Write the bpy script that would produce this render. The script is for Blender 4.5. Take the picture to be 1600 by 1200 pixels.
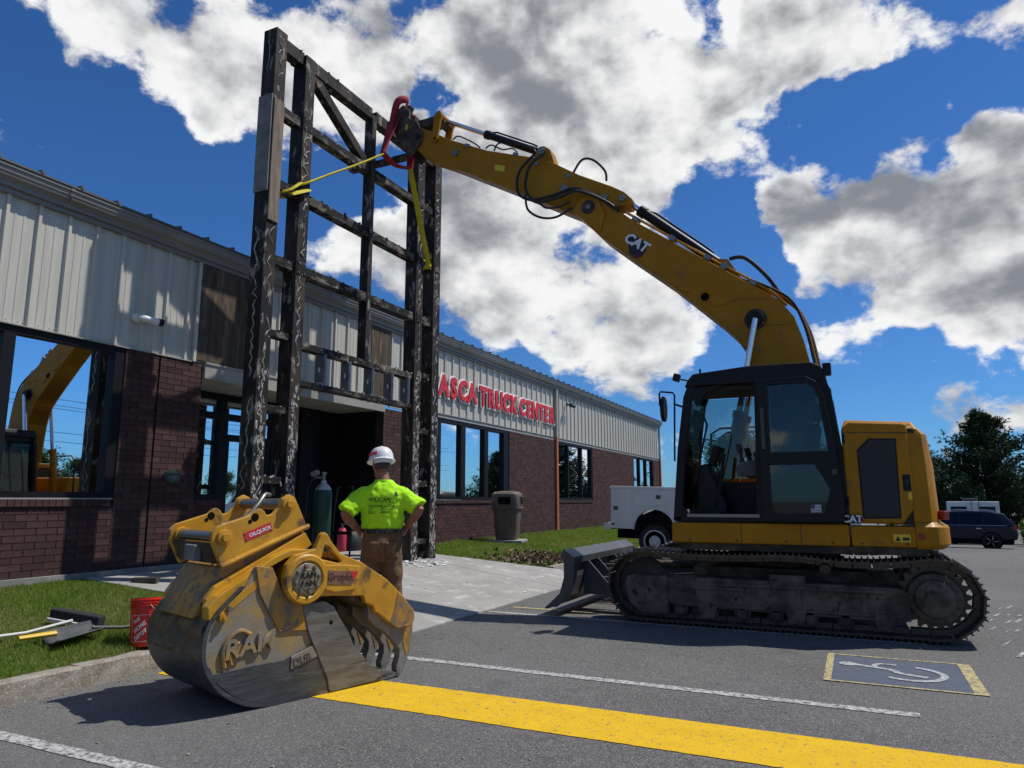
import bpy, bmesh, math, random
from mathutils import Vector, Matrix, Quaternion, noise as mnoise
random.seed(7)
R = math.radians
scene = bpy.context.scene
for o in list(bpy.data.objects): bpy.data.objects.remove(o)
COL = scene.collection

# ------------------------------------------------------------------ camera
YAW = R(25.6); PITCH = math.atan(182 / 1110)
cam_d = bpy.data.cameras.new('camera'); cam = bpy.data.objects.new('camera', cam_d); COL.objects.link(cam)
cam.location = (0, 0, 1.36); cam.rotation_euler = (math.pi / 2 + PITCH, 0, YAW)
cam_d.sensor_width = 36; cam_d.lens = 1110 * 36 / 1600; cam_d.clip_end = 2000; cam_d.clip_start = 0.05
scene.camera = cam

# ------------------------------------------------------------------ light
LIGHT = Vector((-0.47, -0.38, -1.0)).normalized()
sun_d = bpy.data.lights.new('sun', 'SUN'); sun_d.energy = 4.6; sun_d.angle = R(0.53); sun_d.color = (1, 0.955, 0.89)
sun = bpy.data.objects.new('sun', sun_d); COL.objects.link(sun)
sun.rotation_euler = LIGHT.to_track_quat('-Z', 'Y').to_euler(); sun.location = (10, 20, 40)
SUN_EL = math.asin(-LIGHT.z); SUN_AZ = math.atan2(-LIGHT.x, -LIGHT.y)

scene.view_settings.view_transform = 'Standard'; scene.view_settings.look = 'None'
scene.view_settings.gamma = 1; scene.view_settings.use_curve_mapping = False
scene.view_settings.exposure = -0.08

# ------------------------------------------------------------------ world: blue sky with broken cumulus
W = bpy.data.worlds.new('World'); scene.world = W; W.use_nodes = True
nt = W.node_tree; N = nt.nodes; L = nt.links
for n in list(N): N.remove(n)
def nn(t, **k):
    n = N.new(t)
    for a, b in k.items(): setattr(n, a, b)
    return n
def vm(op, a, b=None):
    n = nn('ShaderNodeVectorMath', operation=op)
    for i, s in enumerate((a, b)):
        if s is None: continue
        if hasattr(s, 'is_linked'): L.new(s, n.inputs[i])
        else: n.inputs[i].default_value = s
    return n
def mm(op, a, b=None, clamp=False):
    n = nn('ShaderNodeMath', operation=op, use_clamp=clamp)
    for i, s in enumerate((a, b)):
        if s is None: continue
        if hasattr(s, 'is_linked'): L.new(s, n.inputs[i])
        else: n.inputs[i].default_value = s
    return n.outputs[0]
def ss(v, a, b, lo=0.0, hi=1.0):
    n = nn('ShaderNodeMapRange', interpolation_type='SMOOTHSTEP'); L.new(v, n.inputs['Value'])
    for k, x in zip(('From Min', 'From Max', 'To Min', 'To Max'), (a, b, lo, hi)): n.inputs[k].default_value = x
    return n.outputs[0]
out = nn('ShaderNodeOutputWorld'); bg = nn('ShaderNodeBackground'); L.new(bg.outputs[0], out.inputs[0])
bg.inputs['Strength'].default_value = 0.063
sky = nn('ShaderNodeTexSky', sky_type='NISHITA'); sky.sun_disc = False
sky.sun_elevation = SUN_EL; sky.sun_rotation = SUN_AZ; sky.altitude = 300; sky.air_density = 1.0; sky.dust_density = 0.25; sky.ozone_density = 3.0
tc = nn('ShaderNodeTexCoord'); D = vm('NORMALIZE', tc.outputs['Generated']).outputs[0]
az = mm('ARCTAN2', vm('DOT_PRODUCT', D, (math.cos(YAW), math.sin(YAW), 0)).outputs['Value'],
        vm('DOT_PRODUCT', D, (-math.sin(YAW), math.cos(YAW), 0)).outputs['Value'])
sep = nn('ShaderNodeSeparateXYZ'); L.new(D, sep.inputs[0]); el = mm('ARCSINE', sep.outputs[2])
cmb = nn('ShaderNodeCombineXYZ'); L.new(az, cmb.inputs[0]); L.new(el, cmb.inputs[1]); AE = cmb.outputs[0]
# where the day's clouds and gaps stand (azimuth, elevation, radii in degrees, weight)
BLOBS = [(-29.5,31.6,11.2,4.2,0.50),(-17.5,31.9,11.7,4.6,0.50),(-24.7,29.0,5.1,2.5,0.30),(-33.5,32.5,5.0,3.0,0.35),(-2.3,34.0,16.5,8.1,0.60),(11.1,32.2,14.9,9.8,0.70),(24.1,32.8,10.4,4.8,0.60),(20.3,28.5,6.8,3.9,0.40),(8.7,25.6,9.1,5.6,0.55),(-5.4,22.9,8.6,5.3,0.50),(-12.7,19.1,5.6,2.9,0.45),(0.0,18.5,13.7,5.5,0.60),(8.6,13.0,9.6,4.6,0.85),(37.1,30.2,5.5,2.2,0.55),(34.4,19.3,7.4,7.0,0.70),(29.4,17.2,8.2,5.7,0.60),(25.4,21.0,4.9,3.6,0.50),(22.3,22.8,5.1,2.3,0.25),(33.0,13.1,7.5,3.0,0.50),(36.3,23.0,3.2,2.4,0.40),(-30.0,21.5,1.8,1.5,0.45),(-36.3,22.8,2.9,2.0,0.40),(2.0,11.5,1.8,1.4,0.45),(7.8,7.7,3.1,1.1,0.35),(32.8,5.9,4.0,1.5,0.45),(34.4,3.9,4.2,1.3,0.35),(12.3,6.3,3.5,1.8,0.40),
 (-30.0,24.2,9.5,3.8,-0.50),(-24.1,21.2,9.1,5.0,-0.40),(-37.7,29.2,2.5,4.0,-0.50),(25.0,27.2,8.6,2.8,-0.85),(32.2,28.2,6.5,2.4,-0.75),(33.6,26.5,3.9,2.0,-0.40),(17.4,10.5,3.6,4.4,-0.50),(18.6,17.4,3.0,4.6,-0.75),(-6.1,30.8,3.0,2.2,-0.75),(-12.9,22.8,3.6,1.8,-0.55),(4.5,21.5,2.6,1.6,-0.45),(17.5,35.5,2.0,2.4,-0.7),(-3.2,11.6,3.7,2.3,-0.50),(-7.8,33.5,2.2,2.4,-0.5),(24.6,9.0,11.2,2.3,-0.50),(29.1,23.0,4.6,1.8,-0.40),(17.6,22.3,3.2,3.4,-0.70)]
nzw = nn('ShaderNodeTexNoise', noise_dimensions='2D'); nzw.inputs['Scale'].default_value = 9; nzw.inputs['Detail'].default_value = 3; L.new(AE, nzw.inputs['Vector'])
warp = vm('MULTIPLY', vm('SUBTRACT', nzw.outputs['Color'], (0.5, 0.5, 0.5)).outputs[0], (0.16, 0.10, 0.0)).outputs[0]
AEw = vm('ADD', AE, warp).outputs[0]
acc = None
for a, e, ra, re, w in BLOBS:
    s = vm('MULTIPLY', vm('SUBTRACT', AEw, (R(a), R(e), 0)).outputs[0], (1 / R(ra * 1.15), 1 / R(re * 1.15), 0))
    ln = vm('LENGTH', s.outputs[0]).outputs['Value']; v = ss(ln, 1.25, 0.15, 0, w)
    acc = v if acc is None else mm('ADD', acc, v)
acc = mm('MINIMUM', acc, 0.85)
def fbm(vec, scale, det, rough):
    n = nn('ShaderNodeTexNoise', noise_dimensions='2D'); n.inputs['Scale'].default_value = scale; n.inputs['Detail'].default_value = det
    n.inputs['Roughness'].default_value = rough; L.new(vec, n.inputs['Vector']); return n.outputs['Fac']
P = vm('MULTIPLY', vm('ADD', AE, vm('MULTIPLY', warp, (0.16, 0.16, 0)).outputs[0]).outputs[0], (1.0, 1.5, 1.0)).outputs[0]
def billow(vec, scale, det, rough):
    n = nn('ShaderNodeTexVoronoi', feature='F1', normalize=True, voronoi_dimensions='2D'); n.inputs['Scale'].default_value = scale; n.inputs['Detail'].default_value = det
    n.inputs['Roughness'].default_value = rough; n.inputs['Lacunarity'].default_value = 2.3; L.new(vec, n.inputs['Vector'])
    return mm('SUBTRACT', 1.0, n.outputs['Distance'])
SH = (0.012, 0.040, 0)                                            # a step towards the sun
f0 = fbm(P, 6.5, 12, 0.63); f2 = fbm(P, 3.0, 3, 0.5)
b0 = billow(P, 11.0, 3.0, 0.55); b1 = billow(vm('ADD', P, SH).outputs[0], 11.0, 3.0, 0.55)
f1 = fbm(P, 6.5, 3.0, 0.50); f1s = fbm(vm('ADD', P, (0.022, 0.080, 0)).outputs[0], 6.5, 3.0, 0.50)
acc = mm('MULTIPLY', acc, 0.86)
d0 = mm('ADD', mm('ADD', mm('MULTIPLY', f0, 2.15), mm('MULTIPLY', b0, 0.55)), mm('SUBTRACT', acc, 1.58))
alpha = ss(d0, -0.03, 0.30)
alpha = mm('MULTIPLY', alpha, ss(el, 0.0, 0.05))
relief = mm('ADD', mm('MULTIPLY', mm('SUBTRACT', b0, b1), 1.0), mm('MULTIPLY', mm('SUBTRACT', f1, f1s), 1.9))
dl = mm('ADD', mm('SUBTRACT', mm('MULTIPLY', f1, 1.6), 0.92), acc)
thick = ss(mm('ADD', dl, mm('MULTIPLY', mm('SUBTRACT', f2, 0.5), 1.7)), 0.14, 0.72)
lum = mm('ADD', mm('SUBTRACT', 0.95, mm('MULTIPLY', thick, 0.56)), relief)
lum = ss(lum, 0.02, 1.22, 0.27, 1.04)
cr = nn('ShaderNodeCombineColor')
L.new(mm('MULTIPLY', lum, 15.0), cr.inputs[0]); L.new(mm('ADD', mm('MULTIPLY', lum, 14.7), 0.35), cr.inputs[1]); L.new(mm('ADD', mm('MULTIPLY', lum, 14.0), 1.1), cr.inputs[2])
tint = nn('ShaderNodeMix', data_type='RGBA', blend_type='MULTIPLY'); tint.inputs['Factor'].default_value = 1.0; tint.inputs['B'].default_value = (0.50, 1.02, 1.66, 1)
L.new(sky.outputs[0], tint.inputs['A'])
mx = nn('ShaderNodeMix', data_type='RGBA'); L.new(alpha, mx.inputs['Factor']); L.new(tint.outputs['Result'], mx.inputs['A']); L.new(cr.outputs[0], mx.inputs['B'])
L.new(mx.outputs['Result'], bg.inputs['Color'])

# ------------------------------------------------------------------ helpers
V = Vector
class MB:
    """collects geometry for ONE mesh object"""
    def __init__(s): s.v = []; s.f = []
    def add(s, vs, fs):
        b = len(s.v); s.v += [tuple(p) for p in vs]; s.f += [tuple(i + b for i in f) for f in fs]; return s
    def box(s, c, d, rot=None):
        c = V(c); hx, hy, hz = (k / 2 for k in d)
        vs = [V((x * hx, y * hy, z * hz)) for x in (-1, 1) for y in (-1, 1) for z in (-1, 1)]
        if rot is not None: vs = [rot @ p for p in vs]
        return s.add([c + p for p in vs], [(0, 1, 3, 2), (4, 6, 7, 5), (0, 4, 5, 1), (2, 3, 7, 6), (0, 2, 6, 4), (1, 5, 7, 3)])
    def bb(s, a, b):
        return s.box([(a[i] + b[i]) / 2 for i in range(3)], [abs(b[i] - a[i]) for i in range(3)])
    def prism(s, poly, o, u, v, w):
        """polygon (a,b) -> o+u*a+v*b, extruded by vector w"""
        o, u, v, w = V(o), V(u), V(v), V(w); n = len(poly)
        A = [o + u * a + v * b for a, b in poly]; B = [p + w for p in A]
        fs = [tuple(range(n))[::-1], tuple(range(n, 2 * n))] + [(i, (i + 1) % n, n + (i + 1) % n, n + i) for i in range(n)]
        return s.add(A + B, fs)
    def xz(s, poly, y0, y1): return s.prism(poly, (0, y0, 0), (1, 0, 0), (0, 0, 1), (0, y1 - y0, 0))
    def xy(s, poly, z0, z1): return s.prism(poly, (0, 0, z0), (1, 0, 0), (0, 1, 0), (0, 0, z1 - z0))
    def yz(s, poly, x0, x1): return s.prism(poly, (x0, 0, 0), (0, 1, 0), (0, 0, 1), (x1 - x0, 0, 0))
    def loft(s, rings, cap=True, closed=True):
        n = len(rings[0]); vs = [p for r in rings for p in r]; fs = []
        for k in range(len(rings) - 1):
            for i in range(n if closed else n - 1):
                j = (i + 1) % n; fs.append((k * n + i, k * n + j, (k + 1) * n + j, (k + 1) * n + i))
        if cap and closed: fs += [tuple(range(n))[::-1], tuple((len(rings) - 1) * n + i for i in range(n))]
        return s.add(vs, fs)
    def tube(s, path, r, n=8, flat=None):
        path = [V(p) for p in path]; m = len(path); rr = r if isinstance(r, (list, tuple)) else [r] * m
        rings = []; nrm = None
        for i in range(m):
            t = (path[min(i + 1, m - 1)] - path[max(i - 1, 0)]).normalized()
            if nrm is None:
                nrm = t.cross(V((0, 0, 1)))
                if nrm.length < 1e-3: nrm = t.cross(V((1, 0, 0)))
            nrm = (nrm - t * nrm.dot(t)).normalized(); bn = t.cross(nrm)
            a, b = (rr[i], rr[i]) if flat is None else (rr[i], rr[i] * flat)
            rings.append([path[i] + nrm * math.cos(2 * math.pi * k / n) * a + bn * math.sin(2 * math.pi * k / n) * b for k in range(n)])
        return s.loft(rings)
    def cyl(s, a, b, r, n=16): return s.tube([a, b], r, n)
    def lathe(s, prof, o, ax=(0, 0, 1), n=24):
        o = V(o); ax = V(ax).normalized(); u = ax.orthogonal().normalized(); w = ax.cross(u)
        return s.loft([[o + ax * h + (u * math.cos(2 * math.pi * k / n) + w * math.sin(2 * math.pi * k / n)) * max(r, 1e-4) for k in range(n)] for r, h in prof])
    def mesh(s, name, off=(0, 0, 0)):
        me = bpy.data.meshes.new(name); off = V(off)
        me.from_pydata([V(p) - off for p in s.v], [], s.f); me.update()
        bm = bmesh.new(); bm.from_mesh(me); bmesh.ops.recalc_face_normals(bm, faces=bm.faces); bm.to_mesh(me); bm.free()
        return me
def root_loc(o):
    while o.parent: o = o.parent
    return V(o.location)
def put(name, me, mat, parent=None, bevel=0, smooth=False, seg=2, angle=32):
    o = bpy.data.objects.new(name, me); COL.objects.link(o)
    if mat is not None and not me.materials: me.materials.append(mat)
    if parent is not None: o.parent = parent
    if smooth:
        for p in me.polygons: p.use_smooth = True
    if bevel:
        md = o.modifiers.new('bevel', 'BEVEL'); md.width = bevel; md.segments = seg; md.limit_method = 'ANGLE'; md.angle_limit = R(angle)
        md.harden_normals = False
    if smooth: 
        try: me.set_sharp_from_angle(angle=R(38))
        except Exception: pass
    return o
def part(name, mb, mat, parent, world=True, **k):
    off = root_loc(parent) if (world and parent is not None) else (0, 0, 0)
    return put(name, mb.mesh(name, off), mat, parent, **k)
def thing(name, loc, label, cat, group=None, rz=0):
    o = bpy.data.objects.new(name, None); COL.objects.link(o); o.location = loc; o.rotation_euler = (0, 0, rz)
    o.empty_display_size = 0.2
    return tag(o, label, cat, group)
def tag(o, label, cat, group=None):
    o['label'] = label; o['category'] = cat
    if group: o['group'] = group
    return o
def struct(name, mb, mat, **k):
    o = put(name, mb.mesh(name), mat, **k); o['kind'] = 'structure'; return o
def inst(src, parent, loc, rot=None, scale=None):
    c = src.copy(); COL.objects.link(c); c.parent = parent; c.location = loc
    if rot is not None: c.rotation_euler = rot
    if scale is not None: c.scale = scale
    return c
def copy_tree(o, parent=None):
    c = o.copy(); COL.objects.link(c); c.parent = parent
    for ch in list(o.children): copy_tree(ch, c)
    return c
def text_mesh(txt, size, ext=0.004, M=Matrix.Identity(4), offset=0.0, align='CENTER', shear=0.0, xs=1.0, spacing=1.0, bev=0.0):
    cu = bpy.data.curves.new('txt', 'FONT'); cu.body = txt; cu.size = size; cu.extrude = ext; cu.offset = offset
    cu.align_x = align; cu.align_y = 'CENTER'; cu.shear = shear; cu.space_character = spacing; cu.resolution_u = 3; cu.bevel_depth = bev
    ob = bpy.data.objects.new('txt', cu); COL.objects.link(ob)
    dg = bpy.context.evaluated_depsgraph_get()
    me = bpy.data.meshes.new_from_object(ob.evaluated_get(dg)); bpy.data.objects.remove(ob); bpy.data.curves.remove(cu)
    me.materials.clear(); me.transform(M @ Matrix.Diagonal((xs, 1, 1, 1))); return me
def frame_m(o, u, v):
    """matrix that lays the text plane x->u, y->v at o"""
    u = V(u).normalized(); v = V(v); v = (v - u * v.dot(u)).normalized(); w = u.cross(v)
    m = Matrix.Identity(4)
    for i in range(3): m[i][0] = u[i]; m[i][1] = v[i]; m[i][2] = w[i]; m[i][3] = o[i]
    return m

# ------------------------------------------------------------------ materials
def mat(name, col, rough=0.6, metal=0.0, col2=None, scale=6.0, det=5.0, lo=0.35, hi=0.65, bump=0.0, bscale=None, spec=0.5,
        col3=None, s3=1.2, lo3=0.5, hi3=0.7, stretch=(1, 1, 1), rnd=0.0, coat=0.0, rough2=None, bdist=0.01, f3det=6):
    m = bpy.data.materials.new(name); m.use_nodes = True; t = m.node_tree; b = t.nodes['Principled BSDF']
    b.inputs['Roughness'].default_value = rough; b.inputs['Metallic'].default_value = metal
    b.inputs['Specular IOR Level'].default_value = spec; b.inputs['Coat Weight'].default_value = coat; b.inputs['Coat Roughness'].default_value = 0.08
    c4 = lambda c: (*c, 1)
    tcx = t.nodes.new('ShaderNodeTexCoord'); mp = t.nodes.new('ShaderNodeMapping'); mp.inputs['Scale'].default_value = stretch
    t.links.new(tcx.outputs['Object'], mp.inputs['Vector'])
    rgb = t.nodes.new('ShaderNodeRGB'); rgb.outputs[0].default_value = c4(col); cur = rgb.outputs[0]
    def layer(cur, c, sc, a, z, dt):
        nz = t.nodes.new('ShaderNodeTexNoise'); nz.inputs['Scale'].default_value = sc; nz.inputs['Detail'].default_value = dt; nz.inputs['Roughness'].default_value = 0.6
        t.links.new(mp.outputs[0], nz.inputs['Vector'])
        mr = t.nodes.new('ShaderNodeMapRange'); mr.inputs['From Min'].default_value = a; mr.inputs['From Max'].default_value = z
        t.links.new(nz.outputs['Fac'], mr.inputs['Value'])
        mi = t.nodes.new('ShaderNodeMix'); mi.data_type = 'RGBA'; t.links.new(mr.outputs[0], mi.inputs['Factor']); t.links.new(cur, mi.inputs['A']); mi.inputs['B'].default_value = c4(c)
        return mi.outputs['Result'], mr.outputs[0]
    if col2: cur, fac = layer(cur, col2, scale, lo, hi, det)
    if col3:
        cur, fac3 = layer(cur, col3, s3, lo3, hi3, f3det)
        if rough2 is not None:
            q = t.nodes.new('ShaderNodeMapRange'); t.links.new(fac3, q.inputs['Value']); q.inputs['To Min'].default_value = rough; q.inputs['To Max'].default_value = rough2
            t.links.new(q.outputs[0], b.inputs['Roughness'])
    if rnd:
        oi = t.nodes.new('ShaderNodeObjectInfo'); ge = t.nodes.new('ShaderNodeNewGeometry')
        ad = t.nodes.new('ShaderNodeMath'); ad.operation = 'ADD'; t.links.new(oi.outputs['Random'], ad.inputs[0]); t.links.new(ge.outputs['Random Per Island'], ad.inputs[1])
        fr = t.nodes.new('ShaderNodeMath'); fr.operation = 'FRACT'; t.links.new(ad.outputs[0], fr.inputs[0])
        mr = t.nodes.new('ShaderNodeMapRange'); t.links.new(fr.outputs[0], mr.inputs['Value']); mr.inputs['To Min'].default_value = 1 - rnd; mr.inputs['To Max'].default_value = 1 + rnd
        hv = t.nodes.new('ShaderNodeHueSaturation'); t.links.new(mr.outputs[0], hv.inputs['Value']); t.links.new(cur, hv.inputs['Color']); cur = hv.outputs[0]
    t.links.new(cur, b.inputs['Base Color'])
    if bump:
        nz = t.nodes.new('ShaderNodeTexNoise'); nz.inputs['Scale'].default_value = bscale or scale * 4; nz.inputs['Detail'].default_value = 6
        t.links.new(mp.outputs[0], nz.inputs['Vector'])
        bp = t.nodes.new('ShaderNodeBump'); bp.inputs['Strength'].default_value = bump; bp.inputs['Distance'].default_value = bdist
        t.links.new(nz.outputs['Fac'], bp.inputs['Height']); t.links.new(bp.outputs[0], b.inputs['Normal'])
    return m
def glass_mat(name, tint, refl=0.12):
    m = bpy.data.materials.new(name); m.use_nodes = True; t = m.node_tree; t.nodes.remove(t.nodes['Principled BSDF'])
    o = t.nodes['Material Output']; a = t.nodes.new('ShaderNodeBsdfTransparent'); a.inputs[0].default_value = (*tint, 1)
    g = t.nodes.new('ShaderNodeBsdfGlossy'); g.inputs['Roughness'].default_value = 0.02; g.inputs['Color'].default_value = (1, 1, 1, 1)
    f = t.nodes.new('ShaderNodeFresnel'); f.inputs[0].default_value = 1.55
    ad = t.nodes.new('ShaderNodeMath'); ad.operation = 'ADD'; ad.inputs[1].default_value = refl; t.links.new(f.outputs[0], ad.inputs[0])
    x = t.nodes.new('ShaderNodeMixShader'); t.links.new(ad.outputs[0], x.inputs[0]); t.links.new(a.outputs[0], x.inputs[1]); t.links.new(g.outputs[0], x.inputs[2]); t.links.new(x.outputs[0], o.inputs[0])
    return m
m_brick = mat('brick', (0.074, 0.036, 0.033), 0.8, col2=(0.050, 0.026, 0.025), scale=5, bump=0.35, bscale=60, rnd=0.28, spec=0.25)
m_mortar = mat('mortar', (0.035, 0.020, 0.018), 0.95, col2=(0.06, 0.045, 0.04), scale=14, spec=0.1)
m_siding = mat('siding_paint', (0.52, 0.50, 0.425), 0.45, col2=(0.43, 0.415, 0.355), scale=1.2, stretch=(6, 6, 0.5), lo=0.4, hi=0.7)
m_trim = mat('trim_paint', (0.36, 0.345, 0.295), 0.45, col2=(0.28, 0.27, 0.23), scale=2)
m_gutter = mat('gutter_paint', (0.23, 0.215, 0.185), 0.4, col2=(0.17, 0.16, 0.135), scale=1.2, stretch=(1, .3, 1))
m_roof = mat('roof_metal', (0.12, 0.115, 0.10), 0.45, metal=0.3)
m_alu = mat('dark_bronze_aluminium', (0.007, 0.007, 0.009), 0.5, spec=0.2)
m_pane = bpy.data.materials.new('reflective_glass'); m_pane.use_nodes = True
_b = m_pane.node_tree.nodes['Principled BSDF']; _b.inputs['Base Color'].default_value = (0.74, 0.83, 0.88, 1); _b.inputs['Metallic'].default_value = 1; _b.inputs['Roughness'].default_value = 0.012
m_ply = mat('weathered_plywood', (0.115, 0.088, 0.062), 0.85, col2=(0.06, 0.045, 0.032), scale=3, stretch=(1, 3, 0.5), col3=(0.2, 0.15, 0.1), s3=2, lo3=.55, hi3=.7, spec=0.2)
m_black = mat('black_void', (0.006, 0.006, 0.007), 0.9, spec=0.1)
m_conc = mat('concrete', (0.33, 0.32, 0.295), 0.85, col2=(0.25, 0.245, 0.225), scale=1.6, col3=(0.42, 0.41, 0.385), s3=4.5, lo3=.56, hi3=.68, bump=0.25, bscale=70, stretch=(1, .7, 1), spec=0.3)
m_granite = mat('granite', (0.30, 0.28, 0.24), 0.85, col2=(0.20, 0.17, 0.13), scale=7, bump=0.6, bscale=35, col3=(0.42, 0.40, 0.37), s3=60, lo3=.55, hi3=.65, spec=0.3)
m_foundation = mat('foundation_concrete', (0.26, 0.26, 0.24), 0.9, col2=(0.17, 0.165, 0.15), scale=4, bump=0.3)
m_yel = mat('machine_yellow', (0.43, 0.188, 0.005), 0.48, col2=(0.36, 0.155, 0.005), scale=2.2, coat=0.04, spec=0.16, bump=0.04, bscale=9, col3=(0.20, 0.125, 0.045), s3=5, lo3=.57, hi3=.78, rough2=.7, f3det=11)
m_yelb = mat('bucket_yellow', (0.58, 0.30, 0.012), 0.42, col2=(0.46, 0.215, 0.012), scale=6, col3=(0.13, 0.075, 0.03), s3=7, lo3=.57, hi3=.68, f3det=11, rough2=0.75, bump=0.10, bscale=40, coat=0.15)
m_yelw = mat('worn_yellow', (0.46, 0.22, 0.018), 0.55, col2=(0.20, 0.135, 0.06), scale=3.2, lo=.42, hi=.60, col3=(0.15, 0.125, 0.095), s3=14, lo3=.5, hi3=.62, rough2=0.7, bump=0.25, bscale=40)
m_bsteel = mat('worn_bucket_steel', (0.25, 0.185, 0.10), 0.6, metal=0.15, col2=(0.24, 0.225, 0.19), scale=4.5, lo=.42, hi=.60, col3=(0.38, 0.235, 0.06), s3=3.0, lo3=.47, hi3=.64, rough2=0.65, bump=0.16, bscale=42, stretch=(1, 1, 1.9), f3det=10)
m_bdark = mat('scoured_steel', (0.19, 0.186, 0.175), 0.45, metal=0.35, col2=(0.125, 0.115, 0.10), scale=9, lo=.4, hi=.62, col3=(0.045, 0.037, 0.028), s3=7, lo3=.60, hi3=.68, bump=0.3, bscale=40, stretch=(.45, 1, 2.2), f3det=10)
m_heel = mat('dark_heel_steel', (0.085, 0.088, 0.090), 0.42, metal=0.3, col2=(0.055, 0.054, 0.052), scale=9, lo=.4, hi=.62, col3=(0.16, 0.15, 0.13), s3=7, lo3=.60, hi3=.70, bump=0.3, bscale=40, stretch=(.45, 1, 2.2), f3det=10)
m_tine = mat('tine_steel', (0.27, 0.25, 0.22), 0.5, metal=0.15, col2=(0.17, 0.15, 0.125), scale=8, bump=0.2, bscale=30)
m_mud = mat('dried_mud', (0.12, 0.085, 0.05), 0.95, col2=(0.20, 0.155, 0.09), scale=9, bump=0.8, bscale=24, spec=0.1, bdist=0.02)
m_track = mat('track_steel', (0.060, 0.054, 0.047), 0.36, metal=0.7, col2=(0.085, 0.07, 0.055), scale=8, bump=0.25, bscale=30)
m_under = mat('undercarriage', (0.050, 0.043, 0.034), 0.85, spec=0.25, col2=(0.13, 0.105, 0.078), scale=5, lo=.45, hi=.65, bump=0.4, bscale=20)
m_tframe = mat('dusty_track_frame', (0.15, 0.122, 0.092), 0.9, spec=0.2, col2=(0.06, 0.05, 0.04), scale=4, lo=.42, hi=.62, col3=(0.03, 0.027, 0.023), s3=11, lo3=.58, hi3=.66, bump=0.5, bscale=18)
m_blade = mat('blade_paint', (0.060, 0.063, 0.064), 0.45, col2=(0.12, 0.12, 0.115), scale=3, lo=.5, hi=.7, stretch=(1, 1, .4), bump=0.1)
m_cab = mat('cab_black', (0.006, 0.006, 0.007), 0.45, spec=0.28)
m_rubber = mat('rubber', (0.012, 0.012, 0.012), 0.6)
m_grey = mat('plastic_grey', (0.06, 0.062, 0.065), 0.6, col2=(0.045, 0.046, 0.05), scale=8)
m_dgrey = mat('grille_grey', (0.018, 0.018, 0.020), 0.6)
m_chrome = mat('chrome_rod', (0.75, 0.75, 0.76), 0.12, metal=1.0)
m_pin = mat('pin_steel', (0.25, 0.23, 0.20), 0.4, metal=0.8)
m_white = mat('white_paint', (0.72, 0.72, 0.71), 0.35, col2=(0.62, 0.62, 0.61), scale=2, coat=0.3)
m_whiteflat = mat('white_flat', (0.78, 0.78, 0.76), 0.6)
m_red = mat('sign_red', (0.62, 0.030, 0.035), 0.45, col2=(.52, .022, .028), scale=3)
m_redtail = mat('lamp_red', (0.28, 0.008, 0.014), 0.15, coat=0.5)
m_yeldec = mat('decal_yellow', (0.72, 0.52, 0.02), 0.5)
m_blackdec = mat('decal_black', (0.01, 0.01, 0.012), 0.5)
m_cabglass = glass_mat('cab_glass', (0.62, 0.70, 0.69), 0.0)
m_cabglassd = glass_mat('tinted_cab_glass', (0.50, 0.56, 0.56), 0.0)

def translucent(m, fac, tint):
    t = m.node_tree; b = t.nodes['Principled BSDF']; o = t.nodes['Material Output']; tr = t.nodes.new('ShaderNodeBsdfTranslucent'); mi = t.nodes.new('ShaderNodeMixShader'); mi.inputs[0].default_value = fac
    mu = t.nodes.new('ShaderNodeMix'); mu.data_type = 'RGBA'; mu.blend_type = 'MULTIPLY'; mu.inputs['Factor'].default_value = 1; mu.inputs['B'].default_value = (*tint, 1)
    t.links.new(b.inputs['Base Color'].links[0].from_socket, mu.inputs['A']); t.links.new(mu.outputs['Result'], tr.inputs['Color'])
    t.links.new(b.outputs[0], mi.inputs[1]); t.links.new(tr.outputs[0], mi.inputs[2]); t.links.new(mi.outputs[0], o.inputs[0]); return m
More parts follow.
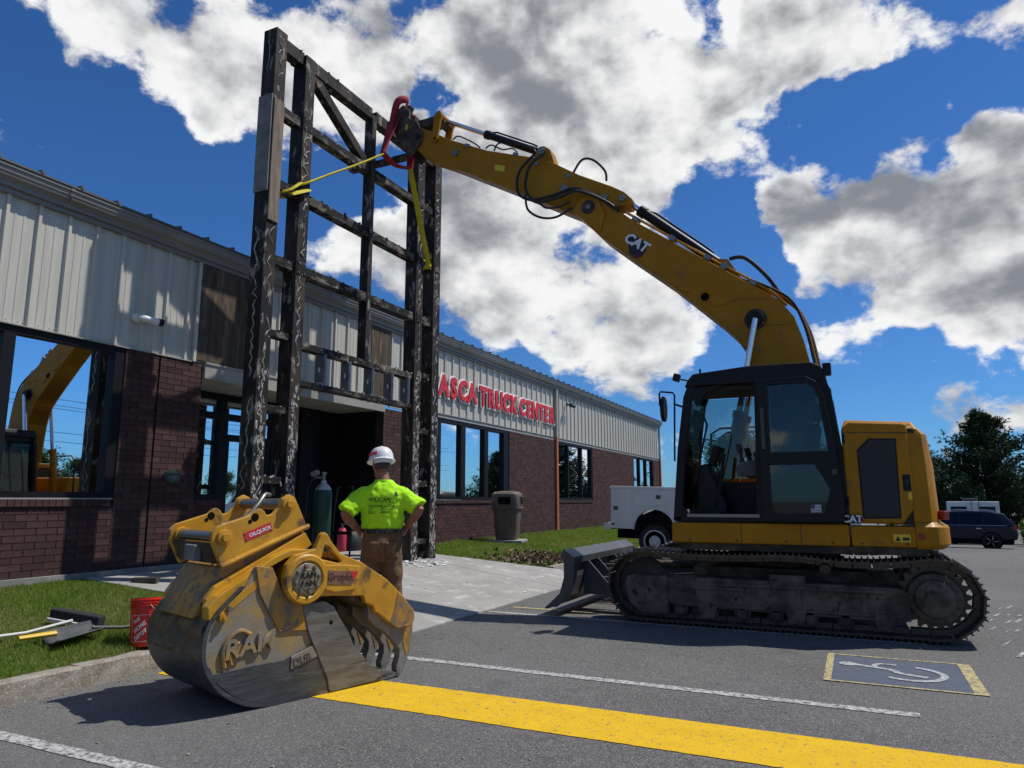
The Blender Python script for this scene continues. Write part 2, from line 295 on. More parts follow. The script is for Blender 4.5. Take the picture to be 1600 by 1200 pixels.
# ================================================================== ground
def ground_z(x, y):
    t = min(max((x + 4.5) / 7.0, 0), 1); t = t * t * (3 - 2 * t)
    return -t * min(max(y - 19.5, 0) * 0.040, 1.9)
m_asph = bpy.data.materials.new('asphalt'); m_asph.use_nodes = True
def asphalt_nodes(m, paint=None, wear_lo=0.42, wear_hi=0.60, wscale=26):
    t = m.node_tree; b = t.nodes['Principled BSDF']; nd = t.nodes.new; lk = t.links.new
    tcx = nd('ShaderNodeNewGeometry'); pos = tcx.outputs['Position']
    def nz(s, d, r=0.6):
        n = nd('ShaderNodeTexNoise'); n.inputs['Scale'].default_value = s; n.inputs['Detail'].default_value = d; n.inputs['Roughness'].default_value = r; lk(pos, n.inputs['Vector']); return n.outputs['Fac']
    def ramp(v, pts):
        r = nd('ShaderNodeValToRGB'); e = r.color_ramp.elements
        e[0].position, e[0].color = pts[0][0], (*pts[0][1], 1); e[1].position, e[1].color = pts[-1][0], (*pts[-1][1], 1)
        for p, c in pts[1:-1]:
            x = e.new(p); x.color = (*c, 1)
        lk(v, r.inputs[0]); return r.outputs[0]
    def mix(f, a, c, mode='MIX'):
        n = nd('ShaderNodeMix'); n.data_type = 'RGBA'; n.blend_type = mode
        for k, s in (('Factor', f), ('A', a), ('B', c)):
            if hasattr(s, 'is_linked'): lk(s, n.inputs[k])
            else: n.inputs[k].default_value = s if k == 'Factor' else (*s, 1)
        return n.outputs['Result']
    base = ramp(nz(0.45, 5), [(0.30, (0.096, 0.094, 0.091)), (0.70, (0.134, 0.131, 0.127))])
    vo = nd('ShaderNodeTexVoronoi'); vo.inputs['Scale'].default_value = 135; lk(pos, vo.inputs['Vector'])
    sepc = nd('ShaderNodeSeparateColor'); lk(vo.outputs['Color'], sepc.inputs[0])
    agg = ramp(sepc.outputs[0], [(0.0, (0.55, 0.55, 0.55)), (0.45, (0.90, 0.90, 0.91)), (0.8, (1.12, 1.12, 1.10)), (0.97, (2.3, 2.26, 2.18))])
    c = mix(1.0, base, agg, 'MULTIPLY')
    c = mix(ramp(nz(14, 8), [(0.50, (0, 0, 0)), (0.72, (0.5, 0.5, 0.5))]), c, (0.165, 0.163, 0.158))
    c = mix(ramp(nz(1.7, 5), [(0.60, (0, 0, 0)), (0.74, (0.55, 0.55, 0.55))]), c, (0.050, 0.050, 0.052))
    c = mix(ramp(nz(0.22, 4), [(0.46, (0, 0, 0)), (0.62, (0.40, 0.40, 0.40))]), c, (0.15, 0.148, 0.145))
    c = mix(ramp(nz(0.9, 8, .68), [(0.62, (0, 0, 0)), (0.69, (0.5, 0.5, 0.5))]), c, (0.045, 0.044, 0.044))
    c = mix(ramp(nz(160, 2), [(0.36, (0.45, 0.45, 0.45)), (0.46, (0, 0, 0))]), c, (0.03, 0.03, 0.03))
    if paint:
        f = ramp(nz(wscale, 9, 0.7), [(wear_lo, (1, 1, 1)), (wear_hi, (0, 0, 0))])
        c = mix(f, c, mix(ramp(nz(5, 5), [(0.35, (0, 0, 0)), (0.7, (0.5, 0.5, 0.5))]), paint, tuple(k * 0.72 for k in paint)))
    lk(c, b.inputs['Base Color']); b.inputs['Roughness'].default_value = 0.86; b.inputs['Specular IOR Level'].default_value = 0.35
    bp = nd('ShaderNodeBump'); bp.inputs['Strength'].default_value = 0.55; bp.inputs['Distance'].default_value = 0.006
    vd = nd('ShaderNodeMath'); vd.operation = 'ADD'; lk(vo.outputs['Distance'], vd.inputs[0]); lk(nz(60, 5), vd.inputs[1]); lk(vd.outputs[0], bp.inputs['Height']); lk(bp.outputs[0], b.inputs['Normal'])
asphalt_nodes(m_asph)
def paint_mat(name, col, lo, hi, sc=26):
    m = bpy.data.materials.new(name); m.use_nodes = True; asphalt_nodes(m, col, lo, hi, sc); return m
m_pw = paint_mat('worn_white_line', (0.50, 0.50, 0.48), 0.44, 0.60)
m_py = paint_mat('yellow_line_paint', (0.72, 0.44, 0.005), 0.55, 0.72, 24)
m_py2 = paint_mat('faded_yellow_paint', (0.52, 0.43, 0.20), 0.46, 0.62)
m_pb = paint_mat('faded_blue_paint', (0.085, 0.105, 0.145), 0.50, 0.70, 18)
m_ps = paint_mat('track_scuff', (0.46, 0.45, 0.43), 0.47, 0.58, 18)

xs = [-700, -200, -60, -25, -12, -8, -5, -3.5, -2, 0, 2, 3.5, 6, 12, 30, 80, 250, 700]
ys = [-700, -150, -40, -10, 0, 5, 10, 15, 19.5, 24, 30, 36, 44, 52, 60, 67, 90, 150, 400, 900]
mb = MB(); vs = [(x, y, ground_z(x, y)) for y in ys for x in xs]; n = len(xs)
mb.add(vs, [(j * n + i, j * n + i + 1, (j + 1) * n + i + 1, (j + 1) * n + i) for j in range(len(ys) - 1) for i in range(n - 1)])
struct('ground', mb, m_asph)
def sheet(name, poly, z, m):
    b = MB(); b.add([(x, y, z) for x, y in poly], [tuple(range(len(poly)))]); return struct(name, b, m)
def worn_rect(x0, x1, y0, y1, j=.0028, st=.035):
    r_ = random.Random(int(abs(y0 * 1000))); n = int((x1 - x0) / st)
    return [(x0 + (x1 - x0) * i / n, y0 + r_.gauss(0, j)) for i in range(n + 1)] + [(x1 - (x1 - x0) * i / n, y1 + r_.gauss(0, j)) for i in range(n + 1)]
def rect(x0, x1, y0, y1): return [(x0, y0), (x1, y0), (x1, y1), (x0, y1)]
sheet('yellow_line', worn_rect(-5.12, 6.0, 4.14, 4.73), 0.004, m_py)
sheet('parking_line', worn_rect(-4.6, 0.27, 5.43, 5.53), 0.004, m_pw)
sheet('parking_line', worn_rect(-5.1, 0.3, 2.66, 2.76), 0.004, m_pw)
sheet('parking_line', worn_rect(-4.2, 0.5, 8.08, 8.17), 0.004, m_pw)
sheet('parking_line', worn_rect(-4.1, -3.0, 8.55, 8.63), 0.004, m_py2)
# painted wheelchair symbol
sheet('accessible_bay_panel', rect(-0.30, 0.73, 6.24, 7.27), 0.004, m_pb)
bm_ = MB()
for r_ in (rect(-0.33, 0.75, 6.20, 6.235), rect(-0.33, 0.75, 7.24, 7.275), rect(-0.33, -0.275, 6.235, 7.24), rect(0.66, 0.75, 6.235, 7.24)):
    bm_.add([(x, y, 0.0068) for x, y in r_], [(0, 1, 2, 3)])
struct('accessible_bay_border', bm_, m_py2)
def stroke(mb, pts, w, z):   # one mitred strip along the points
    P_ = [V((x, y, 0)) for x, y in pts]; vs = []
    for i, p in enumerate(P_):
        t_ = (P_[min(i + 1, len(P_) - 1)] - P_[max(i - 1, 0)]).normalized(); n_ = V((-t_.y, t_.x, 0)) * w / 2; vs += [(p.x - n_.x, p.y - n_.y, z), (p.x + n_.x, p.y + n_.y, z)]
    mb.add(vs, [(2 * i, 2 * i + 2, 2 * i + 3, 2 * i + 1) for i in range(len(P_) - 1)])
s_ = MB()
k_ = [(-0.16 + 0.06 * math.cos(a) * 1.25, 6.88 + 0.07 * math.sin(a)) for a in [i * 2 * math.pi / 14 for i in range(14)]]
s_.add([(x, y, 0.0085) for x, y in k_], [tuple(range(14))])
stroke(s_, [(-0.10, 6.87), (0.05, 6.82), (0.14, 6.785), (0.18, 6.74), (0.20, 6.69), (0.26, 6.655), (0.40, 6.60)], 0.06, 0.0087)
stroke(s_, [(0.02, 6.83), (0.06, 6.98), (0.20, 6.98)], 0.05, 0.0089)
stroke(s_, [(0.28 + 0.24 * math.cos(a), 6.70 + 0.25 * math.sin(a)) for a in [R(-130 + 9 * i) for i in range(24)]], 0.055, 0.0091)
struct('wheelchair_symbol', s_, paint_mat('symbol_white', (0.46, 0.48, 0.49), 0.46, 0.64, 30))
# pale scuffs left by the tracks behind the machine
s_ = MB(); rr = random.Random(5)
for lane in (7.75, 8.25, 9.25, 9.95, 10.5, 11.1):
    for i in range(26):
        x = 1.15 + i * 0.12 + rr.uniform(-.03, .03)
        if rr.random() < .35: continue
        l = rr.uniform(.08, .34); w = rr.uniform(.012, .04); y = lane + rr.uniform(-.12, .12)
        s_.add([(x, y, .005), (x + w, y, .005), (x + w + l * .35, y + l, .005), (x + l * .35, y + l, .005)], [(0, 1, 2, 3)])
s_o = struct('track_scuffs', s_, m_ps)

# ---- the site rises gently from the kerb line to the building
def gz(x):
    P_ = ((-4.25, 0.0), (-6.9, .345), (-8.4, .435))
    if x >= P_[0][0]: return 0.0
    for (a, za), (b, zb) in zip(P_, P_[1:]):
        if x >= b: return za + (zb - za) * (x - a) / (b - a)
    return .435
apron = bpy.data.objects.new('concrete_apron', None); COL.objects.link(apron); apron['kind'] = 'structure'
def slab(poly, dz=0.0, gap=.006):
    top = [(x, y, gz(x) + .016 + dz) for x, y in poly]; bot = [(x, y, -.2) for x, y in poly]; n = len(poly); b = MB()
    b.add(bot + top, [tuple(range(n))[::-1], tuple(range(n, 2 * n))] + [(i, (i + 1) % n, n + (i + 1) % n, n + i) for i in range(n)])
    return part('concrete_slab', b, m_conc, apron, bevel=.008)
yrows = [5.65, 8.10, 10.72]
for i in range(2):
    y0, y1 = yrows[i] + .006, yrows[i + 1] - .006
    slab([(-8.36, y0), (-6.906, y0), (-6.906, y1), (-8.36, y1)], .002 * i); slab([(-6.894, y0), (-4.25, y0), (-4.25, y1), (-6.894, y1)], .003 - .003 * i)
slab([(-8.36, 10.726), (-6.906, 10.726), (-6.906, 11.62), (-8.36, 11.38)], .003); slab([(-6.894, 10.726), (-4.25, 10.726), (-4.27, 11.9), (-5.02, 12.48), (-6.894, 11.62)], .001)
slab([(-9.53, 7.0), (-8.372, 7.0), (-8.372, 11.58), (-9.53, 11.58)])

# ---- granite kerbs
kerb = bpy.data.objects.new('granite_kerb', None); COL.objects.link(kerb); kerb['kind'] = 'structure'
def kerb_run(y0, y1, x, ln=1.25):
    y = y0; r_ = random.Random(3)
    while y < y1 - .05:
        e = min(y + ln * r_.uniform(.8, 1.2), y1); dx = r_.uniform(-.008, .008)
        b = MB(); nseg = 5; top = []
        rings = []
        for k in range(nseg + 1):
            yy = y + .004 + (e - y - .008) * k / nseg; q = lambda: r_.uniform(-.006, .006)
            rings.append([V((x - .16 + dx, yy, -.1)), V((x + dx + .012, yy, -.1)), V((x + dx + q(), yy, .06)), V((x - .012 + dx + q(), yy, .142 + q())), V((x - .03 + dx, yy, .152 + q())), V((x - .15 + dx + q(), yy, .150 + q()))])
        b.loft(rings); part('kerb_stone', b, m_granite, kerb); y = e
kerb_run(-6, 4.45, -5.22)
kerb_run(12.55, 34, -5.15)
# kerb return that curves to meet the apron
for (a, b_, h0, h1) in (((-5.30, 4.46), (-5.30, 5.05), .15, .145), ((-5.30, 5.06), (-5.30, 5.64), .145, .15)):
    rings = [[V((p[0] + o, p[1], z)) for o, z in ((-.08, -.1), (.085, -.1), (.078, h), (-.08, h + .012))] for p, h in ((a, h0), (b_, h1))]
    part('kerb_stone', MB().loft(rings), m_granite, kerb, bevel=.012)

# ---- lawns
m_soil = mat('soil_under_grass', (0.06, 0.085, 0.02), 0.95, col2=(0.08, 0.085, 0.03), scale=3, spec=0.1)
m_grass = translucent(mat('grass_blade', (0.14, 0.225, 0.028), 0.55, col2=(0.21, 0.25, 0.07), scale=1.3, lo=.42, hi=.66, rnd=0.5, spec=0.25), .45, (1.3, 1.3, .8))
m_mulch = mat('bark_mulch', (0.13, 0.09, 0.06), 0.95, col2=(0.21, 0.16, 0.11), scale=12, rnd=0.5, spec=0.1)
L1 = [(-8.36, -9), (-6.9, -9), (-5.37, -9), (-5.37, 5.64), (-6.9, 5.64), (-8.36, 5.64)]
L2 = [(-8.36, 11.40), (-6.9, 11.64), (-5.30, 12.40), (-5.30, 34), (-6.9, 34), (-8.36, 34)]
def lawn(poly):
    b = MB(); b.add([(x, y, gz(x) + .002) for x, y in poly], [(0, 1, 4, 5), (1, 2, 3, 4)]); return struct('lawn', b, m_soil)
lawn(L1); lawn(L2)
def inside(p, poly):
    c = False; x, y = p
    for i in range(len(poly)):
        (x1, y1), (x2, y2) = poly[i], poly[i - 1]
        if (y1 > y) != (y2 > y) and x < (x2 - x1) * (y - y1) / (y2 - y1) + x1: c = not c
    return c
def grass(poly, x0, x1, y0, y1, n, h, w, seed, bare=None):
    r_ = random.Random(seed); vs = []; fs = []
    while len(fs) < n:
        x = r_.uniform(x0, x1); y = r_.uniform(y0, y1)
        if not inside((x, y), poly): continue
        if bare and bare(x, y) > r_.random(): continue
        z = gz(x) + .002
        hh = h * r_.uniform(.5, 1.25) * (0.75 + 0.6 * mnoise.noise((x * 1.3, y * 1.3, 0))); a = r_.uniform(0, 6.28); ca, sa = math.cos(a) * w * r_.uniform(.6, 1.2), math.sin(a) * w
        lx, ly = r_.gauss(0, .45) * hh, r_.gauss(0, .45) * hh
        k = len(vs); vs += [(x - ca, y - sa, z - .004), (x + ca, y + sa, z - .004), (x + lx, y + ly, z + hh)]; fs.append((k, k + 1, k + 2))
    me = bpy.data.meshes.new('grass'); me.from_pydata(vs, [], fs); me.update()
    return put('grass', me, m_grass)
mpatch = lambda x, y: max(0, 1.25 - math.hypot((x + 5.75) / 0.6, (y - 13.3) / 1.4)) if y < 17 else 0
g = grass(L1, -8.35, -5.38, 1.2, 5.63, 85000, .052, .0036, 1); g['kind'] = 'stuff'; tag(g, 'short mown grass of the lawn between the granite kerb and the brick wall', 'grass')
g = grass(L2, -8.35, -5.3, 11.4, 26, 75000, .065, .0062, 2, mpatch); g['kind'] = 'stuff'; tag(g, 'bright green grass strip beside the apron under the sign wall', 'grass')
r_ = random.Random(9); b = MB()
for i in range(1500):
    x = r_.gauss(-5.75, .34); y = r_.gauss(13.3, .75)
    if not inside((x, y), L2): continue
    q = Quaternion((r_.gauss(0, 1), r_.gauss(0, 1), 1.5), r_.uniform(0, 6)).to_matrix(); l, w = r_.uniform(.02, .07), r_.uniform(.01, .03); c = V((x, y, gz(x) + .01 + r_.uniform(0, .025)))
    b.add([c + q @ V(p) for p in ((-l, -w, 0), (l, -w, .004), (l, w, 0), (-l, w, .004))], [(0, 1, 2, 3)])
o = put('mulch', b.mesh('mulch'), m_mulch); o['kind'] = 'stuff'; tag(o, 'brown bark mulch patch at the corner of the grass strip', 'mulch')
# debris chips on the apron
r_ = random.Random(12); b = MB()
for i in range(150):
    if i < 60: x, y = r_.gauss(-6.66, .16), r_.gauss(10.35, .28)
    else: x, y = r_.uniform(-7.5, -4.4), r_.uniform(6, 11.5)
    s = r_.uniform(.006, .02) * (2.6 if i < 60 else 1); a = r_.uniform(0, 6.3)
    b.box((x, y, gz(x) + .022 + s * .12), (s * 2, s * r_.uniform(.6, 1.6), s * .25), Matrix.Rotation(a, 3, 'Z') @ Matrix.Rotation(r_.uniform(-.2, .2), 3, 'X'))
o = put('rubble', b.mesh('rubble'), m_whiteflat); o['kind'] = 'stuff'; tag(o, 'pale crumbs of broken panel scattered on the concrete apron', 'rubble')

r_ = random.Random(77); b = MB()
for i in range(420):
    if i < 230: x, y = -5.2 + abs(r_.gauss(0, .16)) + .02, r_.uniform(-1, 4.3)
    else: x, y = r_.uniform(-5, 3), r_.uniform(1.8, 9)
    s = r_.uniform(.003, .009); b.box((x, y, s * .4), (s * 2, s * r_.uniform(.8, 2), s), Matrix.Rotation(r_.uniform(0, 3), 3, 'Z'))
o = put('grit', b.mesh('grit'), m_granite); o['kind'] = 'stuff'; tag(o, 'loose grit on the asphalt, thickest along the granite kerb', 'grit')

# ================================================================== building
XW = -10.9          # first plane of the wall; finished building and sign are scaled down about the camera
BS = 0.7688
def scale_about_cam(o, loc): o.location = loc; o.scale = (BS, BS, BS)
bld = thing('truck_center_building', (XW, 9, 0), 'long low building of dark red brick and ribbed beige siding with mirrored windows', 'building')
WIN = []
core = MB()
# backing wall (mortar), solid pieces between openings
BR = [  # brick fields: y0,y1,z0,z1
 (1.0, 7.75, .26, 1.27), (7.75, 8.385, .30, 3.90), (8.415, 9.32, .30, 3.90), (15.06, 16.6, .12, 3.72), (16.6, 22.55, .16, 1.27), (22.55, 26.78, .16, 3.78),
 (26.95, 31.35, .16, 1.27), (31.35, 38.2, .16, 3.78), (38.2, 42.4, .16, 1.27), (42.4, 43.9, .16, 3.78), (-5, 1.0, .26, 3.9)]
for y0, y1, z0, z1 in BR:
    core.bb((XW - .25, y0, 0), (XW - .006, y1, z1))
core.bb((XW - .25, 8.385, 0), (XW - .05, 8.415, 3.9)); core.bb((XW - .25, 26.78, 0), (XW - .008, 26.95, 3.9))
core.bb((XW - 14, 43.7, 0), (XW - .25, 43.88, 5.9)); core.bb((XW - .25, -5.2, 3.9), (XW - .06, 43.88, 6.05)); core.bb((XW - 14, -5.2, 0), (XW - .25, -5, 5.9))
wall = part('brick_wall', core, m_mortar, bld)
def bricks_in(y0, y1, z0, z1):
    res = []; k = 0; z = z0
    while z < z1 - .03:
        h = min(.0925, z1 - z); y = y0 - (0.155 if k % 2 else 0)
        while y < y1 - .005:
            a, e = max(y, y0), min(y + .30, y1)
            if e - a > .03: res.append((a, e, z, z + h))
            y += .31
        z += .1005; k += 1
    return res
allb = [b_ for f in BR for b_ in bricks_in(*f)]
near = [b_ for b_ in allb if 5.25 <= b_[0] < 9.32 and b_[1] <= 9.33]
near.sort(key=lambda q: q[0]); near = near[-276:]; nset = set(near); far = [b_ for b_ in allb if b_ not in nset]
def brick_mesh(nm, ly, lz):
    return MB().bb((-.05, 0, 0), (0.0, ly, lz)).mesh(nm)
cache = {}
rb = random.Random(4)
for a, e, z0, z1 in near:
    key = (round(e - a - .011, 2), round(z1 - z0, 2))
    if key not in cache:
        me = brick_mesh('brick', key[0], key[1]); me.materials.append(m_brick); cache[key] = me
    o = bpy.data.objects.new('brick', cache[key]); COL.objects.link(o); o.parent = wall; o.location = V((XW + rb.uniform(-.002, .003), a + .005, z0)) - bld.location
b = MB()
for a, e, z0, z1 in far: b.bb((XW - .05, a + .005, z0), (XW + rb.uniform(-.002, .003), e - .005, z1))
o = part('brick_courses', b, m_brick, wall); o['kind'] = 'stuff'
# rowlock sills
rowl = MB(); me_r = MB().bb((-.14, 0, 0), (.035, .088, .105)).mesh('brick'); me_r.materials.append(m_brick)
for y0, y1 in ((1.0, 7.72), (16.6, 22.5), (26.95, 31.3), (38.2, 42.4)):
    y = y0
    while y < y1 - .05:
        if 5.35 < y < 7.8:
            o = bpy.data.objects.new('brick', me_r); COL.objects.link(o); o.parent = wall; o.location = V((XW, y, 1.272)) - bld.location
        else: rowl.bb((XW - .14, y, 1.272), (XW + .035, y + .088, 1.377))
        y += .0985
o = part('rowlock_sill', rowl, m_brick, wall); o['kind'] = 'stuff'
part('foundation', MB().bb((XW - .3, -5, -.2), (XW + .05, 9.36, .255)).bb((XW - .3, 15.03, -.2), (XW + .045, 43.9, .155)), m_foundation, bld, bevel=.006)
part('window_ledge', MB().bb((XW - .12, 1, 1.378), (XW + .02, 7.72, 1.40)), m_trim, bld)

def window(y0, y1, z0, z1, bars, x=XW - .10, fw=.09, right=.09, left=.09, top=.12, bw=.10):
    f = MB(); d0, d1 = x - .05, x + .08
    f.bb((d0, y0, z0), (d1, y0 + left, z1)); f.bb((d0, y1 - right, z0), (d1, y1, z1))
    f.bb((d0, y0 + left, z1 - top), (d1 - .002, y1 - right, z1)); f.bb((d0, y0 + left, z0), (d1 - .002, y1 - right, z0 + fw))
    ed = [y0 + left] + [q for c, w in bars for q in (c - w / 2, c + w / 2)] + [y1 - right]
    for c, w in bars: f.bb((d0, c - w / 2, z0 + fw), (d1 - .004, c + w / 2, z1 - top))
    f.bb((x - .3, y0, z0), (x - .06, y1, z1))
    w_ = part('window', f, m_alu, bld)
    for i in range(0, len(ed), 2):
        part('pane', MB().bb((x - .03, ed[i] - .01, z0 + fw - .01), (x - .018, ed[i + 1] + .01, z1 - top + .01)), m_pane, w_)
    return w_
window(1.0, 7.75, 1.40, 3.89, [(2.6, .16), (4.3, .16), (5.93, .17)], right=.17, top=.11)
window(16.6, 22.55, 1.385, 3.78, [(17.85, .22), (19.3, .28), (20.85, .26)], right=.40, top=.12)
window(26.95, 31.35, 1.385, 3.78, [(28.35, .12), (30.0, .12)], right=.12)
window(38.2, 42.4, 1.385, 3.78, [(39.5, .12), (40.9, .12)], right=.12)
# entrance recess
XS = -12.4
for rec in (MB().bb((XS - .2, 9.32, 0), (XW - .26, 9.30 - .2, 3.9)), MB().bb((XS - .2, 15.07, 0), (XW - .26, 15.27, 3.9)), MB().bb((XS - 3, 12.9, 0), (XS - 2.9, 15.1, 3.7))): part('recess_wall', rec, m_alu, bld)  # recess walls coloured near-black in place of the shade inside the entrance

part('soffit', MB().bb((XS - .2, 9.32, 3.66), (XW - .03, 15.06, 3.74)), m_trim, bld)
part('soffit_fascia', MB().bb((XW - .03, 9.33, 3.62), (XW + .05, 15.05, 3.93)).bb((XW + .04, 9.33, 3.885), (XW + .075, 15.05, 3.925)), m_trim, bld, bevel=.004)
part('knee_wall', MB().bb((XS - .1, 9.35, .02), (XS + .08, 11.28, 1.38)), m_mortar, bld)
kb = MB()
for a, e, z0, z1 in bricks_in(9.35, 11.28, .06, 1.36): kb.bb((XS, a + .005, z0), (XS + .09, e - .005, z1))
o = part('knee_wall_bricks', kb, m_brick, bld); o['kind'] = 'stuff'
sf = MB()
for y in (9.4, 11.18, 12.72, 13.72, 14.2): sf.bb((XS - .06, y - .09, .03 if y > 11 else 1.38), (XS + .07, y + .09, 3.66))
for z, a, c in ((3.17, 9.49, 14.11), (3.58, 9.49, 14.11), (1.42, 9.49, 11.09), (2.72, 11.27, 12.63), (.16, 11.27, 12.63)): sf.bb((XS - .058, a, z - .07), (XS + .066, c, z + .07))
sf.bb((XS - .056, 11.27, .2), (XS + .05, 11.40, 2.7)); sf.bb((XS - .056, 12.5, .2), (XS + .05, 12.63, 2.7))
stf = part('storefront', sf, m_alu, bld)
for a, c, z0, z1 in ((9.45, 11.13, 1.45, 3.13), (9.45, 11.13, 3.21, 3.54), (11.2, 12.7, 3.21, 3.54), (11.2, 12.7, 2.76, 3.13), (11.38, 12.52, .2, 2.68), (13.78, 14.14, .1, 3.56)):
    part('pane', MB().bb((XS - .02, a, z0), (XS - .008, c, z1)), m_pane, stf)
part('door_handle', MB().tube([(XS + .05, 12.44, 1.0), (XS + .12, 12.44, 1.0), (XS + .12, 12.44, 1.35), (XS + .05, 12.44, 1.35)], .012), m_pin, stf)
part('doorway_shade_blocks', MB().bb((XS - 2.8, 14.3, .0), (XS - .07, 15.0, 3.6)).bb((XS - 2.8, 12.8, 3.5), (XS - .08, 13.6, 3.6)).bb((XS - 2.5, 9.5, .05), (XS - .4, 12.6, 3.5)), m_black, bld)  # solid black blocks: darkness of the open doorway put into the colour
part('recess_shade_panel', MB().bb((XS - .04, 14.3, .05), (XS + .04, 15.06, 3.64)), m_black, bld)  # added black panel standing for deep shade at the right of the recess

# siding, panel by panel
sid = bpy.data.objects.new('siding', None); COL.objects.link(sid); sid.parent = bld
def siding_panel():
    prof = [(0, 0), (.05, 0), (.066, .046), (.112, .046), (.128, 0), (.20, 0), (.205, .006), (.235, .006), (.24, 0), (.33, 0), (.335, .006), (.365, .006), (.37, 0), (.46, 0)]
    pr = prof + [(.46 + a, b_) for a, b_ in prof[1:]]
    b = MB(); z0, z1 = 3.90, 6.02; n = len(pr)
    vs = [(d, y, z) for z in (z0, z1) for y, d in pr] + [(-.004, y, z0) for y, d in pr]
    b.add(vs, [(i, i + 1, n + i + 1, n + i) for i in range(n - 1)] + [(2 * n + i, 2 * n + i + 1, i + 1, i) for i in range(n - 1)])
    for y in (.25, .42, .71, .88, .03, .49): b.lathe([(.009, 0), (.009, .006), (.0, .009)], (.004, y, z0 + .06), (1, 0, 0), 6)
    me = b.mesh('siding_panel'); me.materials.append(m_siding); return me
sp = siding_panel(); y = -4.98
while y < 43.6:
    if not any(a - .3 < y < c - .55 for a, c in ((9.13, 10.3),)):
        o = bpy.data.objects.new('siding_panel', sp); COL.objects.link(o); o.parent = sid; o.location = V((XW - .035, y, 0)) - bld.location
    y += .92
for a, c in ((9.13, 10.27), (14.42, 15.2)):
    part('plywood_board', MB().bb((XW - .03, a, 3.945), (XW + .03, c, 5.80)), m_ply, sid)
part('trim_strip', MB().bb((XW - .02, 10.28, 3.94), (XW + .045, 10.36, 5.80)), m_siding, sid); part('trim_strip', MB().bb((XW - .02, 9.06, 3.90), (XW + .040, 9.12, 5.80)), m_siding, sid)
part('base_flashing', MB().bb((XW - .03, -5, 3.885), (XW + .022, 9.05, 3.902)).bb((XW - .03, 15.3, 3.885), (XW + .022, 43.9, 3.902)).bb((XW - .05, 15.3, 3.78), (XW - .008, 43.9, 3.884)), m_trim, sid)
# roof, gutter, downspouts
roof = part('roof', MB().xz([(XW + .24, 6.17), (XW + .24, 6.20), (XW - 14, 7.2), (XW - 14, 7.1)], -5.3, 44.05), m_roof, bld)
sm = MB().xz([(.25, .03), (.25, .085), (-3.2, .327), (-3.2, .27)], -.018, .018).mesh('roof_seam'); sm.materials.append(m_roof)
y = -5
while y < 44:
    o = bpy.data.objects.new('roof_seam', sm); COL.objects.link(o); o.parent = roof; o.location = V((XW, y, 6.165)) - bld.location; y += .61
gp = [(-.03, 5.93), (.10, 5.93), (.13, 5.98), (.20, 6.05), (.205, 6.115), (.225, 6.12), (.225, 6.155), (.19, 6.155), (.18, 6.0), (.10, 5.96), (-.03, 5.96)]
gy = [-5.2, .3, 6.46, 12.6, 18.7, 24.8, 30.9, 37.0, 44.1]
for i in range(len(gy) - 1):
    part('gutter_length', MB().xz([(XW + a, z) for a, z in gp], gy[i] + .003, gy[i + 1] - .003), m_gutter, bld)
    part('gutter_joint', MB().xz([(XW + a * 1.03 + .002, z - .004) for a, z in gp[:7]] + [(XW - .03, 6.15)], gy[i + 1] - .03, gy[i + 1] + .03), m_gutter, bld)
part('eave_trim', MB().bb((XW - .03, -5.2, 5.80), (XW + .05, 44, 5.93)).bb((XW + .05, -5.2, 5.875), (XW + .10, 44, 5.93)), m_gutter, bld)
m_rust = mat('orange_primer', (0.46, 0.14, 0.055), 0.5, col2=(0.36, 0.10, 0.04), scale=3)
for y in (26.86, 43.95):
    d = part('downspout', MB().bb((XW - .02, y - .10, 3.9), (XW + .10, y + .08, 5.95)), m_trim, bld, bevel=.01)
    part('lower_pipe', MB().bb((XW - .02, y - .10, .16), (XW + .095, y + .08, 3.899)), m_rust, d, bevel=.01)

# wall sign: each letter its own part
sign = thing('wall_sign', (XW, 22.3, 4.7), 'raised red letters with white edges reading ASCA TRUCK CENTER on the siding', 'sign')
def letters(txt, y0, y1, z, h):
    wd = {'I': .45, ' ': .32, 'N': 1.02, 'R': 1.0, 'A': 1.0, 'C': .98, 'T': .92, 'E': .9}
    tot = sum(wd.get(c, 1) for c in txt); y = y0; sc = (y1 - y0) / tot
    for c in txt:
        w = wd.get(c, 1) * sc
        if c != ' ':
            m_ = frame_m((XW + .068, y + w / 2, z), (0, 1, 0), (0, 0, 1))
            me = text_mesh(c, h * 1.38, .02, m_, offset=.036, xs=.92); me.transform(Matrix.Translation(-V(sign.location))); l_ = put('letter', me, m_red, sign)
            m_ = frame_m((XW + .035, y + w / 2, z), (0, 1, 0), (0, 0, 1))
            me = text_mesh(c, h * 1.38, .012, m_, offset=.088, xs=.94); me.transform(Matrix.Translation(-V(sign.location))); put('letter_backing', me, m_whiteflat, l_)
        y += w
letters('ASCA TRUCK CENTER', 17.62, 26.6, 4.70, .62)

scale_about_cam(bld, (-8.38, 6.919, 0.3145)); scale_about_cam(sign, (-8.38, 17.144, 3.928))  # literal locations are the result of scaling both groups about the camera position
# ================================================================== excavator
EX, EY = -0.85, 9.35
exc = thing('excavator', (EX, EY, 0), 'yellow crawler excavator with black cab and dozer blade lifting the steel frame', 'excavator')
